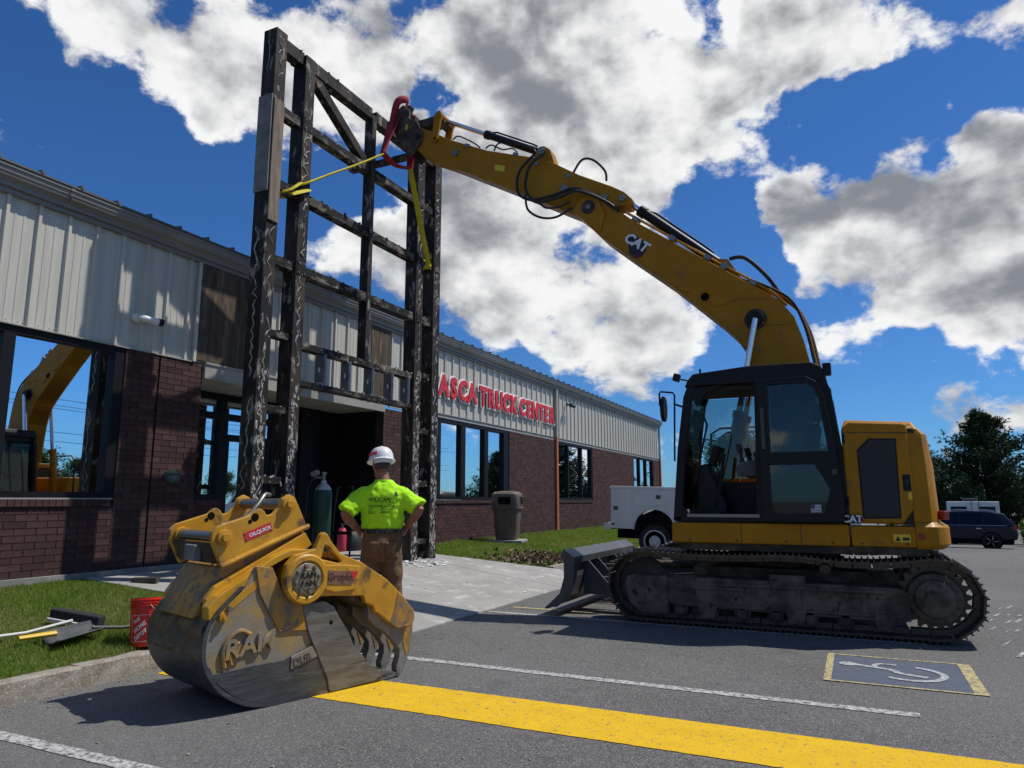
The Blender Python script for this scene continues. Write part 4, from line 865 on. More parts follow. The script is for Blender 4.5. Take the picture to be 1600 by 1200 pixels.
# bucket linkage
for s in (-1, 1):
    part('side_link', MB().xz([(-5.84, 7.15), (-5.80, 7.58), (-5.72, 7.64), (-5.65, 7.58), (-5.68, 7.45), (-5.73, 7.16), (-5.78, 7.11)], BY + s * .19 - .02, BY + s * .19 + .02), m_yel, exc, bevel=.006)
part('power_link', MB().xz([(-5.66, 7.50), (-5.70, 7.62), (-5.80, 7.63), (-6.24, 7.62), (-6.40, 7.50), (-6.36, 7.40), (-6.2, 7.46), (-5.82, 7.50), (-5.76, 7.42)], BY - .12, BY + .12), m_under, exc, bevel=.01)
pin('link_pin', -5.71, 7.57, .055, .24, exc, m_yel)
cp = part('quick_coupler', MB().xz([(-6.02, 7.34), (-6.06, 7.16), (-6.28, 6.98), (-6.52, 7.30), (-6.66, 7.62), (-6.60, 7.84), (-6.42, 7.93), (-6.30, 7.80), (-6.30, 7.66), (-6.14, 7.56)], BY - .20, BY - .13).xz([(-6.02, 7.34), (-6.06, 7.16), (-6.28, 6.98), (-6.52, 7.30), (-6.66, 7.62), (-6.60, 7.84), (-6.42, 7.93), (-6.30, 7.80), (-6.30, 7.66), (-6.14, 7.56)], BY + .13, BY + .20).bb((-6.50, BY - .13, 7.22), (-6.22, BY + .13, 7.72)), m_under, exc, bevel=.01)
part('coupler_hook', MB().xz([(-6.56, 7.80), (-6.42, 7.86), (-6.36, 7.98), (-6.46, 8.02), (-6.62, 7.92), (-6.70, 7.78), (-6.64, 7.70)], BY - .06, BY + .06), m_under, cp, bevel=.008)
part('coupler_decal', MB().prism([(0, 0), (.04, .0), (.05, .10), (.01, .10)], (-6.36, BY - .206, 7.45), (1, 0, 0), (0, 0, 1), (0, .004, 0)), m_yeldec, cp)
for x, z in ((-6.60, 7.70), (-6.63, 7.78), (-6.55, 7.86)): part('coupler_bolt', MB().cyl((x, BY - .22, z), (x, BY + .22, z), .02, 8), m_under, cp)
# hoses and hard lines
H = lambda pts, r=.017, m_=m_rubber, par=boom, nm='hose': part(nm, MB().tube(smooth_path(pts), r, 8), m_, par, smooth=True)
def smooth_path(p, n=6):
    p = [V(q) for q in p]; res = []
    for i in range(len(p) - 1):
        p0, p1, p2, p3 = p[max(i - 1, 0)], p[i], p[i + 1], p[min(i + 2, len(p) - 1)]
        for k in range(n):
            t = k / n; res.append(.5 * ((2 * p1) + (p2 - p0) * t + (2 * p0 - 5 * p1 + 4 * p2 - p3) * t * t + (3 * p1 - p0 - 3 * p2 + p3) * t ** 3))
    res.append(p[-1]); return res
yn = BY - .26
H([(-4.02, yn + .06, 6.50), (-4.24, yn, 6.24), (-4.26, yn, 5.92), (-4.05, yn, 5.76), (-3.7, yn, 5.76), (-3.35, yn, 5.80), (-3.0, yn, 5.60), (-2.80, yn + .05, 5.42)], .022)
H([(-3.86, yn + .08, 6.50), (-4.05, yn - .03, 6.28), (-4.12, yn - .03, 5.95), (-3.95, yn - .03, 5.70), (-3.6, yn - .03, 5.70), (-3.3, yn - .03, 5.74), (-2.9, yn, 5.52), (-2.72, yn + .05, 5.36)], .022)
H([(-4.14, yn, 5.86), (-4.10, yn, 5.62), (-3.90, yn, 5.46), (-3.65, yn, 5.42), (-3.42, yn + .05, 5.54)], .018)
H([(-3.95, yn + .02, 5.74), (-3.82, yn + .02, 5.60), (-3.6, yn + .02, 5.58), (-3.45, yn + .05, 5.64)], .015)
H([(-3.45, BY - .1, 6.10), (-3.30, BY - .1, 6.30), (-3.12, BY - .1, 6.26), (-2.95, BY - .1, 6.06), (-2.93, BY - .1, 5.90)], .018, par=stick)
for k, dz in enumerate((0.03, .055)):
    H([(-2.72, BY - .13 + k * .06, 5.38 + dz), (-2.3, BY - .13 + k * .06, 5.06 + dz), (-1.5, BY - .14 + k * .06, 4.46 + dz), (-.86, BY - .16 + k * .06, 3.98 + dz), (-.62, BY - .16 + k * .06, 3.72 + dz)], .014, m_yel, boom, 'hard_line')
for k in range(4):
    H([(-.98 - .1 * k, BY - .15 + .1 * k, 4.12 + .06 * k), (-.60, BY - .15 + .1 * k, 3.86), (-.44 + .012 * k, BY - .15 + .1 * k, 3.52), (-.36 + .014 * k, BY - .15 + .1 * k, 3.1), (-.28 + .012 * k, BY - .15 + .1 * k, 2.5), (-.26, BY - .15 + .1 * k, 1.9)], .021 if k > 1 else .017, m_rubber if k % 2 == 0 else m_yel, boom, 'hose')
H([(-1.30, BY + .02, 4.52), (-1.1, BY + .02, 4.50), (-.85, BY + .02, 4.22), (-.70, BY + .02, 3.96)], .026)
for x, z in ((-2.0, 4.86), (-1.55, 4.52), (-1.0, 4.10), (-2.5, 5.22)): part('line_clamp', MB().box((x, BY - .12, z), (.09, .14, .06), Matrix.Rotation(.64, 3, 'Y')), m_pin, boom)
for a, b_ in (((-5.5, 7.13), (-5.0, 6.88)), ((-4.9, 6.84), (-4.35, 6.66))):
    H([(a[0], BY - .1, a[1] + .0), (a[0] + .1, BY - .1, a[1] + .04), (a[0] + .3, BY - .1, a[1] - .08), (b_[0] - .08, BY - .1, b_[1] + .08), (b_[0], BY - .1, b_[1] + .0)], .012, m_rubber, stick)
H([(-4.75, BY - .1, 6.77), (-4.62, BY - .1, 6.88), (-4.1, BY - .1, 6.66), (-4.05, BY - .1, 6.54)], .013, m_cab, stick)
for x, z in ((-5.2, 6.97), (-4.35, 6.63), (-4.0, 6.40), (-3.5, 6.10)): part('line_clamp', MB().box((x, BY - .155, z - .03), (.09, .02, .05), Matrix.Rotation(.45, 3, 'Y')), m_pin, stick)
part('access_hole', MB().lathe([(0, -.003), (.055, -.003), (.06, .004)], (-1.60, BY - .196, 3.98), (0, 1, 0), 20), m_black, boom); part('access_hole_rim', MB().lathe([(.055, 0), (.075, -.006), (.08, .004)], (-1.60, BY - .196, 3.98), (0, 1, 0), 20), m_yel, boom)
H([(-1.56, yn + .06, 3.92), (-1.45, yn + .06, 3.84), (-1.15, yn + .06, 3.90), (-.80, yn + .06, 3.86)], .010, m_yel, boom, 'hard_line'); H([(-.96, yn + .05, 3.58), (-.8, yn + .06, 3.52), (-.55, yn + .06, 3.52)], .009, m_yel, boom, 'hard_line')
part('lug_plate', MB().box((-1.86, BY - .205, 4.12), (.16, .02, .05), Matrix.Rotation(.5, 3, 'Y')), m_yel, boom)
for x, z in ((-5.42, 6.86), (-2.95, 5.62), (-3.55, 5.88)): part('lifting_lug', MB().box((x, BY - .16, z), (.10, .03, .09), Matrix.Rotation(.4, 3, 'Y')), m_pin, stick)

# grease rings, bolts and panel hardware
for x, z, r_ in ((-.99, 3.61, .135), (-3.17, 5.50, .105)): part('grease_ring', MB().lathe([(r_ * .4, -.002), (r_, -.002), (r_ * 1.02, .002)], (x, BY - .197 if x > -2 else BY - .227, z), (0, 1, 0), 22), m_under, boom)
for x in (-1.7, -1.2, -.7, -.25, .02, .2, .42): part('deck_bolt', MB().lathe([(.011, -.006), (.011, 0), (.012, .002)], (x, UY0 - .003, .935), (0, 1, 0), 8), m_under, upo)
for x in (-1.15, -.55): part('panel_seam', MB().bb((x - .004, UY0 - .0015, .905), (x + .004, UY0 + .01, 1.115)), m_under, upo)
for z in (1.30, 1.95): part('door_hinge', MB().cyl((-.085, UY0 + .0, z), (-.085, UY0 + .0, z + .09), .014, 10), m_cab, hood)
part('hood_seam', MB().xz([(-.09, 2.055), (.51, 2.025), (.51, 2.033), (-.09, 2.063)], UY0 + .006, UY0 + .012), m_under, hood)
# ================================================================== steel frame hanging from the slings
m_fsteel = mat('stripped_steel', (0.013, 0.0125, 0.012), 0.65, spec=0.2, col2=(0.060, 0.043, 0.031), scale=3.4, lo=.44, hi=.66, col3=(0.26, 0.235, 0.20), s3=8, lo3=.57, hi3=.66, f3det=10, bump=.3, bscale=24, stretch=(1, 1, .45))
m_fworn = mat('scabby_steel', (0.014, 0.013, 0.012), 0.75, spec=0.2, col2=(0.16, 0.135, 0.11), scale=7, lo=.50, hi=.64, col3=(0.30, 0.27, 0.24), s3=16, lo3=.60, hi3=.70, bump=.6, bscale=26, stretch=(1, .5, 1))
m_bead = mat('old_adhesive', (0.42, 0.40, 0.36), 0.8, col2=(0.20, 0.18, 0.155), scale=16, lo=.4, hi=.62, bump=.4)
m_galv = mat('galvanised', (0.20, 0.215, 0.225), 0.45, metal=.6, col2=(0.12, 0.13, 0.14), scale=5)
m_pgrey = mat('cement_board', (0.125, 0.118, 0.108), 0.85, col2=(0.22, 0.21, 0.20), scale=5); m_tan = mat('weathered_lumber', (0.24, 0.185, 0.13), 0.85, col2=(0.12, 0.09, 0.065), scale=5, stretch=(3, 3, .5))
FX0, FX1 = -7.04, -6.80
frm = thing('steel_sign_frame', (-6.92, 8.85, .36), 'tall stripped black steel frame with wavy adhesive lines, held upright by slings', 'steel frame')
posts = [(6.65, 6.86, .36, 7.86, True), (7.25, 7.45, .36, 7.80, True), (8.89, 9.0, 3.55, 7.72, False), (10.25, 10.47, .36, 7.74, True), (10.83, 11.06, .34, 7.82, True)]
rf = random.Random(21)
def squiggle(face, y0, y1, z0, z1, r_, amp=.05, gap=.35):
    """hand-run bead of old adhesive on a post face: wandering, uneven, broken off in places"""
    m_ = MB(); z = z0 + r_.uniform(0, .3); c = (y0 + y1) / 2
    while z < z1:
        ln = r_.choice((.18, .3, .5, .8, 1.2)) * r_.uniform(.7, 1.3); pts = []; rad = []; zz = z; ph = r_.uniform(0, 6.28); fr_ = r_.uniform(14, 40); am = amp * r_.uniform(.25, 1.15); dr = r_.uniform(-.03, .03); base = r_.uniform(.007, .014); n0 = r_.uniform(0, 99)
        while zz < min(z + ln, z1):
            fr2 = fr_ * (1 + .45 * mnoise.noise((n0, zz * 2.3, 0))); ph += fr2 * .020
            w_ = am * (math.sin(ph) + .5 * mnoise.noise((n0, zz * 9, 3))) + dr; w_ = max(-.085, min(.085, w_)); jz = .012 * math.sin(ph * 2 + 1)
            pts.append((FX1 + .001, c + w_, zz + jz) if face == 'x' else (c + w_, y0, zz + jz)); rad.append(base * (.55 + 1.1 * abs(mnoise.noise((n0 + 7, zz * 11, 0)))) * (1.9 if r_.random() < .05 else 1)); zz += .020
        if len(pts) > 4: rad[0] *= .4; rad[-1] *= .4; m_.tube(pts, rad, 6)
        z = zz + (r_.uniform(0, gap) if r_.random() < .6 else 0)
    return m_
pobj = []
for y0, y1, z0, z1, bead in posts:
    p_ = part('post', MB().bb((FX0 if bead else -6.99, y0, z0), (FX1 if bead else -6.83, y1, z1)), m_fsteel, frm, bevel=.006); pobj.append(p_)
    if bead:
        o = part('adhesive_line', squiggle('x', y0, y1, z0 + .3, z1 - .2, rf), m_bead, p_, smooth=True); o['kind'] = 'stuff'
        blot = MB()
        for i in range(130):
            z = z0 + (3.0 - z0) * rf.random() if rf.random() < .82 else rf.uniform(3, 7); s = rf.uniform(.006, .030); n_ = 7; yc_ = rf.uniform(y0 + .03, y1 - .03); el_ = rf.uniform(.8, 3.2); k0 = len(blot.v)
            ring_ = [(math.cos(6.283 * q / n_ + .3) * s * rf.uniform(.5, 1.2), math.sin(6.283 * q / n_ + .3) * s * el_ * rf.uniform(.5, 1.2)) for q in range(n_)]
            blot.loft([[V((FX1 - .002, yc_ + a_, z + b_)) for a_, b_ in ring_], [V((FX1 + .006, yc_ + a_ * .7, z + b_ * .7)) for a_, b_ in ring_]])
        o = part('adhesive_scabs', blot, m_bead, p_); o['kind'] = 'stuff'
for (ya, yb, z0, z1) in ((6.65, 6.65, .9, 5.2), (6.65, 6.65, 6.95, 7.75)):
    m_ = squiggle('y', 0, 0, z0, z1, rf, .045); m_.v = [(x - 6.92, y + 6.649, z) for x, y, z in m_.v]
    o = part('adhesive_line', m_, m_bead, pobj[0], smooth=True); o['kind'] = 'stuff'
part('cement_panel', MB().bb((-7.045, 6.63, 5.45), (-6.80, 6.649, 6.85)), m_pgrey, frm)
part('lumber_strip', MB().bb((FX1 + .001, 6.66, 5.05), (FX1 + .022, 6.85, 6.80)), m_tan, frm, bevel=.004)
def rail(y0, y1, z, h=.135, x0=-6.99, x1=-6.84, mat_=m_fworn, nm='rail'):
    m_ = MB().bb((x0, y0, z - h / 2), (x1, y1, z + h / 2)); r_o = part(nm, m_, mat_, frm, bevel=.004)
    f = MB(); n = int((y1 - y0) * 26)
    for i in range(n):
        y = rf.uniform(y0, y1); s = rf.uniform(.008, .03); f.box((rf.uniform(x0, x1 + .006), y, z + h / 2 * rf.choice((1, 1, 1, -1))), (s, s * rf.uniform(1, 3), s * .7), Matrix.Rotation(rf.uniform(0, 3), 3, 'X'))
    o = part('flaking_residue', f, m_bead if rf.random() < .4 else m_fworn, r_o); o['kind'] = 'stuff'
    return r_o
ygaps = [(6.86, 7.25), (7.45, 8.89), (9.0, 10.25), (10.47, 10.83)]
for z in (6.73, 5.65, 4.57):
    for a, b_ in ygaps: rail(a + .002, b_ - .002, z)
for a, b_ in ygaps: rail(a + .002, b_ - .002, 7.73, .19, -7.0, -6.84, m_fsteel, 'top_beam')
for z in (3.56, 2.55, 1.62): rail(6.862, 7.248, z, .09)
for z in (3.56, 2.56, 1.64, .66): rail(10.472, 10.828, z, .09)
rail(7.452, 10.248, 3.50, .10); rail(7.452, 10.248, 2.97, .08)
for yy, zz in ((7.35, 6.73), (7.35, 4.57), (10.36, 6.73), (10.36, 5.65), (10.36, 4.57), (10.945, 5.65)):
    gpl = part('gusset_plate', MB().bb((FX1 + .001, yy - .085, zz - .10), (FX1 + .010, yy + .085, zz + .10)), m_fworn, frm, bevel=.003)
    for dy_ in (-.055, .055):
        for dz_ in (-.065, .065): part('bolt', MB().lathe([(.013, 0), (.013, .009), (0, .010)], (FX1 + .010, yy + dy_, zz + dz_), (1, 0, 0), 6), m_pin, gpl)
a_, b_ = V((-6.92, 7.50, 7.62)), V((-6.92, 8.86, 6.80)); t_ = (b_ - a_)
part('brace', MB().box((a_ + b_) / 2, (.13, t_.length, .15), Matrix.Rotation(math.atan2(t_.z, t_.y), 3, 'X')), m_fsteel, frm, bevel=.004)
part('return_beam', MB().bb((-8.45, 10.29, 7.66), (-7.045, 10.43, 7.74)), m_fworn, frm)
for y in (7.95, 8.53, 9.10, 9.64, 10.12):
    s_ = part('stud', MB().bb((-7.0, y, 3.002), (-6.84, y + .02, 3.458)).bb((-6.842, y + .02, 3.002), (-6.832, y + .05, 3.458)).bb((-7.0, y + .02, 3.002), (-6.99, y + .05, 3.458)), m_galv, frm)
    part('stud_slot', MB().bb((-6.93, y - .002, 3.20), (-6.905, y + .004, 3.27)), m_whiteflat, s_)

# ---- slings
m_sred = mat('red_webbing', (0.36, 0.010, 0.03), .75, col2=(0.22, 0.008, 0.02), scale=9, bump=.3, bscale=90); m_syel = mat('yellow_webbing', (0.62, 0.55, 0.02), .75, col2=(0.48, 0.40, 0.01), scale=9, bump=.3, bscale=90)
def sling(name, paths, m_, label, r_=.036, flat=.35):
    o = thing(name, paths[0][0], label, 'sling')
    for i, p in enumerate(paths): part('sling_leg' if i == 0 else 'sling_loop', MB().tube(smooth_path(p), r_, 8, flat), m_, o, smooth=True)
    return o
sling('red_sling', [[(-6.62, 9.14, 7.60), (-6.50, 9.10, 7.95), (-6.42, 9.22, 8.06), (-6.44, 9.32, 8.06), (-6.5, 9.16, 7.66), (-6.55, 8.92, 7.15), (-6.55, 8.80, 6.91)],
      [(-6.42, 9.46, 7.9), (-6.42, 9.46, 7.5), (-6.46, 9.49, 7.2), (-6.5, 9.52, 6.98)], [(-6.55, 8.80, 6.93), (-6.54, 9.05, 6.87), (-6.52, 9.25, 6.88), (-6.5, 9.52, 6.97)], [(-6.62, 9.1, 7.64), (-6.60, 8.98, 7.25), (-6.56, 8.83, 6.93)]], m_sred,
      'dark red lifting sling looped over the coupler at the arm tip', .062)
sling('yellow_sling', [[(-6.55, 8.80, 6.90), (-6.62, 8.3, 6.52), (-6.70, 7.75, 6.13), (-6.75, 7.35, 5.84), (-6.77, 7.22, 5.76)], [(-6.77, 7.22, 5.78), (-6.77, 7.02, 5.60), (-6.95, 6.98, 5.57), (-7.07, 7.10, 5.60), (-7.08, 7.4, 5.72), (-6.9, 7.48, 5.80), (-6.76, 7.34, 5.72), (-6.77, 7.05, 5.55)]], m_syel,
      'bright yellow lifting sling slanting down to the left pair of posts', .050)
sling('yellow_sling', [[(-6.5, 9.52, 6.97), (-6.56, 9.80, 6.58), (-6.66, 10.2, 6.05), (-6.74, 10.55, 5.60)], [(-6.74, 10.56, 5.60), (-6.80, 10.60, 5.57), (-7.02, 10.60, 5.60), (-7.06, 10.58, 5.7), (-6.95, 10.58, 5.73), (-6.78, 10.57, 5.68)]], m_syel,
      'yellow lifting sling hanging steeply to the right pair of posts', .050)

# ================================================================== grapple bucket on the ground
GB = (-3.67, 3.76, 0)
gb = thing('grapple_bucket', GB, 'worn yellow and grey excavator grapple bucket standing on the yellow painted band', 'excavator bucket', rz=math.atan2(.954, .3))
WB = .88
def gp(name, mb, m_, par=gb, **k): return part(name, mb, m_, par, world=False, **k)
def arc_smooth(p, a, b, k=4):
    seg = smooth_path([(x, 0, z) for x, z in p[a:b + 1]], k); return list(p[:a]) + [(q.x, q.z) for q in seg] + list(p[b + 1:])
side = [(-.36, .56), (-.37, .36), (-.28, .20), (-.14, .09), (-.01, .035), (.23, .006), (.58, .006), (.98, .02), (1.0, .06), (.88, .13), (.73, .31), (.64, .48), (.55, .60), (.44, .64), (.32, .65), (.14, .73), (.06, .90), (-.06, .92), (-.14, .78), (-.28, .64)]
side = arc_smooth(side, 0, 6)
s1 = gp('side_plate', MB().xz(side, 0, .035), m_bsteel, bevel=.006); s2 = gp('side_plate', MB().xz(side, WB - .035, WB), m_bsteel, bevel=.006)
prof = [(-.16, .80), (-.31, .66), (-.385, .54), (-.395, .36), (-.30, .18), (-.15, .065), (0, .012), (.25, -.002), (.60, -.002), (1.0, .012)]
prof0 = list(prof); prof = arc_smooth(prof, 1, 8, 5)
rin = [(a + (.03 if z > .2 else .01), z + (.0 if z > .3 else .028)) for a, z in prof]
shell = MB().xz(prof + rin[::-1], .001 - .012, WB + .011)
gp('bucket_shell', shell, m_heel, bevel=.004)
mudm = MB(); rm = random.Random(8); rows = []
for j in range(15):
    t = j / 14; row = []
    for i in range(26):
        y = .02 + (WB - .04) * i / 25; k = t * 3.0; kk = min(int(k), 2); a0, a1 = prof0[kk], prof0[kk + 1]; f = k - kk
        a, z = a0[0] + (a1[0] - a0[0]) * f, a0[1] + (a1[1] - a0[1]) * f; h = .004 + .028 * max(0, mnoise.noise((y * 7, t * 6, 2.0)) + .45) * (1 - t) ** .6
        row.append(V((a - h, y, z + h * .3)))
    rows.append(row)
mudm.loft(rows, cap=False, closed=False); gp('caked_mud', mudm, m_mud, smooth=True)
gp('wear_plate', MB().xz([(.29, .635), (.47, .645), (.55, .60), (.60, .52), (.68, .41), (.73, .31), (.90, .13), (1.0, .07), (.99, .02), (.54, .008), (.52, .10), (.44, .26), (.35, .44)], -.020, -.001), m_bdark, s1, bevel=.005)
gp('wear_plate', MB().xz([(.29, .635), (.47, .645), (.55, .60), (.73, .31), (.90, .13), (.54, .02), (.49, .18), (.35, .46)], WB + .001, WB + .02), m_bdark, s2, bevel=.005)
gp('corner_gusset', MB().xz([(-.07, .925), (.055, .905), (.14, .735), (.29, .66), (.34, .46), (.13, .475), (.05, .60), (-.03, .74)], -.014, -.001), m_yelw, s1, bevel=.004)
gp('heel_plate', MB().xz(arc_smooth([(-.345, .27), (-.05, .285), (.18, .285), (.30, .33), (.40, .36), (.50, .16), (.525, .02), (.23, .010), (0, .036), (-.14, .092), (-.27, .19)], 7, 10), -.0115, -.001), m_heel, s1, bevel=.004)
gp('bolt_hole', MB().lathe([(0, -.0225), (.014, -.0225), (.016, -.0195)], (.53, 0, .49), (0, 1, 0), 14), m_black, s1)
me = text_mesh('RAM', .165, .012, frame_m((-.085, -.012, .415), (1, 0, .10), (0, 0, 1)), offset=.004, xs=1.05, shear=.15); put('raised_letters', me, m_bsteel, s1)
gp('raised_emblem', MB().tube(smooth_path([(-.245, -.006, .30), (-.262, -.008, .40), (-.225, -.008, .475), (-.15, -.008, .515), (-.08, -.006, .485)]), [.016] * 25, 8).tube(smooth_path([(-.20, -.006, .31), (-.215, -.008, .38), (-.19, -.008, .43), (-.15, -.006, .44)]), [.012] * 19, 8), m_yelw, s1, smooth=True)
pl_ = gp('raised_plate', MB().xz([(.225, .215), (.225, .30), (.385, .345), (.43, .27)], -.020, -.001), m_bsteel, s1, bevel=.003)
me = text_mesh('DUR', .07, .004, frame_m((.31, -.021, .27), (1, 0, .22), (0, 0, 1)), offset=.002); put('raised_letters', me, m_bdark, pl_)
# lip and teeth
gp('lip', MB().xz([(.90, .005), (1.0, .01), (1.02, .03), (.98, .055), (.88, .045)], -.01, WB + .01), m_bdark, gb, bevel=.004)
for i in range(5):
    y = .035 + (WB - .07) * i / 4
    t_ = gp('tooth_adapter', MB().xz([(.90, .004), (1.02, .004), (1.03, .075), (.93, .10), (.88, .08)], y - .04, y + .04), m_bdark, gb, bevel=.006)
    gp('tooth', MB().loft([[V((1.0, y + s * .045, z)) for s, z in ((-1, .004), (1, .004), (1, .088), (-1, .088))], [V((1.10, y + s * .038, z)) for s, z in ((-1, .006), (1, .006), (1, .062), (-1, .062))], [V((1.17, y + s * .026, z)) for s, z in ((-1, .012), (1, .012), (1, .03), (-1, .03))]]), m_bdark, t_, bevel=.004)
# yoke below the hitch
gp('yoke', MB().xz([(-.40, .60), (-.34, .74), (-.24, .915), (.37, 1.16), (.43, 1.03), (.30, .99), (.12, .93), (-.06, .80), (-.20, .66)], .16, WB - .16), m_yelw, gb, bevel=.01)
yo = gp('yoke_side', MB().xz([(-.335, .60), (-.345, .72), (-.29, .80), (.36, 1.13), (.42, 1.04), (.34, .98), (.12, .94), (-.06, .80), (-.22, .63)], .10, .16), m_yelb, gb, bevel=.006)
gp('yoke_side', MB().xz([(-.335, .60), (-.345, .72), (-.29, .80), (.36, 1.13), (.42, 1.04), (.34, .98), (.12, .94), (-.06, .80), (-.22, .63)], WB - .16, WB - .10), m_yelb, gb, bevel=.006)
gp('side_beam', MB().xz([(-.36, .60), (-.37, .68), (-.31, .745), (.08, .975), (.20, 1.02), (.33, 1.015), (.40, .95), (.28, .985), (.16, .955), (.04, .90), (-.12, .78), (-.23, .67), (-.28, .59)], .012, .105), m_yelb, gb, bevel=.008)
gp('beam_strip', MB().xz([(-.30, .655), (-.26, .625), (-.06, .765), (.02, .85), (.0, .875)], -.004, .03), m_yelb, gb, bevel=.004)
gp('pivot_lug', MB().lathe([(0, -.03), (.028, -.03), (.03, -.022), (.03, .02)], (-.275, .0, .615), (0, 1, 0), 20).lathe([(0, -.045), (.013, -.045), (.013, -.02)], (-.275, 0, .615), (0, 1, 0), 14), m_yelb, gb, smooth=True)
gp('pivot_bolt', MB().lathe([(0, -.04), (.017, -.04), (.02, -.01)], (-.24, .0, .665), (0, 1, 0), 6), m_pin, gb)
# hitch plates with pins
hp = [(-.245, .915), (-.325, 1.08), (-.33, 1.15), (-.29, 1.19), (-.24, 1.205), (-.06, 1.26), (-.02, 1.295), (.01, 1.305), (.04, 1.285), (.06, 1.255), (.10, 1.265), (.15, 1.315), (.17, 1.375), (.22, 1.405), (.27, 1.385), (.30, 1.33), (.385, 1.165)]
for y0, y1 in ((.115, .15), (WB - .08, WB - .045)):
    h_ = gp('hitch_plate', MB().xz(hp, y0, y1), m_yelb, gb, bevel=.006)
    gp('weld_bead', MB().tube([(-.25, y0 - .004, .925), (-.1, y0 - .008, .985), (.1, y0 - .006, 1.065), (.39, y0 - .004, 1.175)], .019, 8), m_yelb, h_, smooth=True)
    for x, z in ((-.245, 1.115), (.215, 1.335)):
        gp('pin_boss', MB().lathe([(0, -.05), (.025, -.05), (.028, -.046), (.028, -.03), (.048, -.028), (.052, -.022), (.052, .04)], (x, y0, z), (0, 1, 0), 24), m_yelb, h_, smooth=True)
    gp('plate_hole', MB().lathe([(0, -.0025), (.028, -.0025), (.029, .001)], (-.03, y0, 1.245), (0, 1, 0), 16).lathe([(0, -.0025), (.014, -.0025), (.015, .001)], (-.065, y0, 1.215), (0, 1, 0), 12), m_black, h_)
for x, z, r_ in ((-.245, 1.115, .038), (.215, 1.335, .040)): gp('hitch_pin', MB().cyl((x, .15, z), (x, WB - .08, z), r_, 18), m_pin, gb, smooth=True)
gp('hitch_bridge', MB().xz([(-.235, .93), (-.31, 1.07), (-.27, 1.08), (-.20, .96)], .152, WB - .082), m_under, gb, bevel=.01)
gp('bridge_block', MB().bb((-.335, .36, .95), (-.28, .52, 1.06)), m_pgrey, gb, bevel=.01)
gp('guide_rod', MB().tube(smooth_path([(-.22, .22, 1.19), (-.05, .22, 1.24), (.05, .24, 1.33), (.12, .28, 1.40), (.19, .34, 1.40)]), .017, 10), m_pin, gb, smooth=True)
dp_ = V((1, 0, .36)).normalized(); up_ = V((-.36, 0, 1)).normalized()
npl = gp('maker_plate', MB().prism([(-.105, -.03), (.105, -.03), (.105, .03), (-.105, .03)], V((.0, .112, 1.145)), dp_, up_, (0, .004, 0)), m_red, gb)
me = text_mesh('OILQUICK', .036, .0008, frame_m(V((.012, .1105, 1.1475)), dp_, up_), offset=.0008); put('plate_letters', me, m_whiteflat, npl)
pe = MB()
for u in (-.095, .095):
    for v in (-.021, .021):
        c = V((.0, .1105, 1.145)) + dp_ * u + up_ * v; pe.lathe([(0, -.003), (.005, -.002), (.006, .001)], c, (0, 1, 0), 8)
o = gp('plate_rivets', pe, m_pin, npl); o['kind'] = 'stuff'
# grapple thumb
th = [(.12, .83), (.135, .92), (.20, .985), (.29, 1.00), (.355, 1.02), (.395, 1.115), (.42, 1.135), (.45, 1.12), (.49, 1.06), (.57, .975), (.76, .90), (1.0, .755), (1.16, .62), (1.255, .50), (1.26, .43), (1.22, .395), (1.12, .385), (1.02, .44), (.955, .49), (.89, .53), (.87, .575), (.80, .60), (.78, .655), (.66, .665), (.52, .68), (.42, .685), (.34, .655), (.25, .655), (.16, .71)]
def holed(out, holes, y0, y1):
    bm = bmesh.new(); es = []
    for p in [out] + holes:
        vs = [bm.verts.new((x, y0, z)) for x, z in p]; es += [bm.edges.new((vs[i], vs[(i + 1) % len(vs)])) for i in range(len(vs))]
    bmesh.ops.triangle_fill(bm, use_beauty=True, edges=es)
    for f in list(bm.faces):
        c = f.calc_center_median()
        if any(inside((c.x, c.z), h) for h in holes) or not inside((c.x, c.z), out): bm.faces.remove(f)
    r_ = bmesh.ops.extrude_face_region(bm, geom=list(bm.faces)); bmesh.ops.translate(bm, verts=[g_ for g_ in r_['geom'] if isinstance(g_, bmesh.types.BMVert)], vec=(0, y1 - y0, 0))
    bmesh.ops.recalc_face_normals(bm, faces=bm.faces); me = bpy.data.meshes.new('holed'); bm.to_mesh(me); bm.free(); return me
tri = [(.405, .945), (.43, 1.04), (.455, 1.035), (.575, .92), (.56, .905)]
thumb = put('grapple_arm', holed(th, [tri], -.055, -.005), m_yelb, gb, bevel=.008)
gp('arm_tip', MB().xz([(1.10, .655), (1.17, .60), (1.268, .50), (1.272, .425), (1.225, .385), (1.11, .378), (1.03, .43), (1.07, .52)], -.0605, -.0004), m_yelw, thumb, bevel=.008)
gp('arm_cheek', MB().xz([(.44, .90), (.60, .895), (.745, .875), (.70, .71), (.52, .705), (.44, .73)], -.070, -.0552), m_yelb, thumb, bevel=.006)
put('grapple_arm', holed(th, [tri], WB - .02, WB + .03), m_yelb, gb, bevel=.008)
gp('hub_ring', MB().lathe([(.172, -.02), (.172, -.062), (.16, -.075), (.13, -.076), (.12, -.066), (.12, -.05)], (.29, 0, .815), (0, 1, 0), 40), m_yelb, thumb, smooth=True)
md = gp('hub_medallion', MB().lathe([(0, -.080), (.066, -.080), (.07, -.074), (.108, -.072), (.118, -.064), (.118, -.05)], (.29, 0, .815), (0, 1, 0), 32), mat('hub_bronze', (.30, .25, .17), .5, metal=.3, col2=(.2, .16, .1), scale=12), thumb, smooth=True)
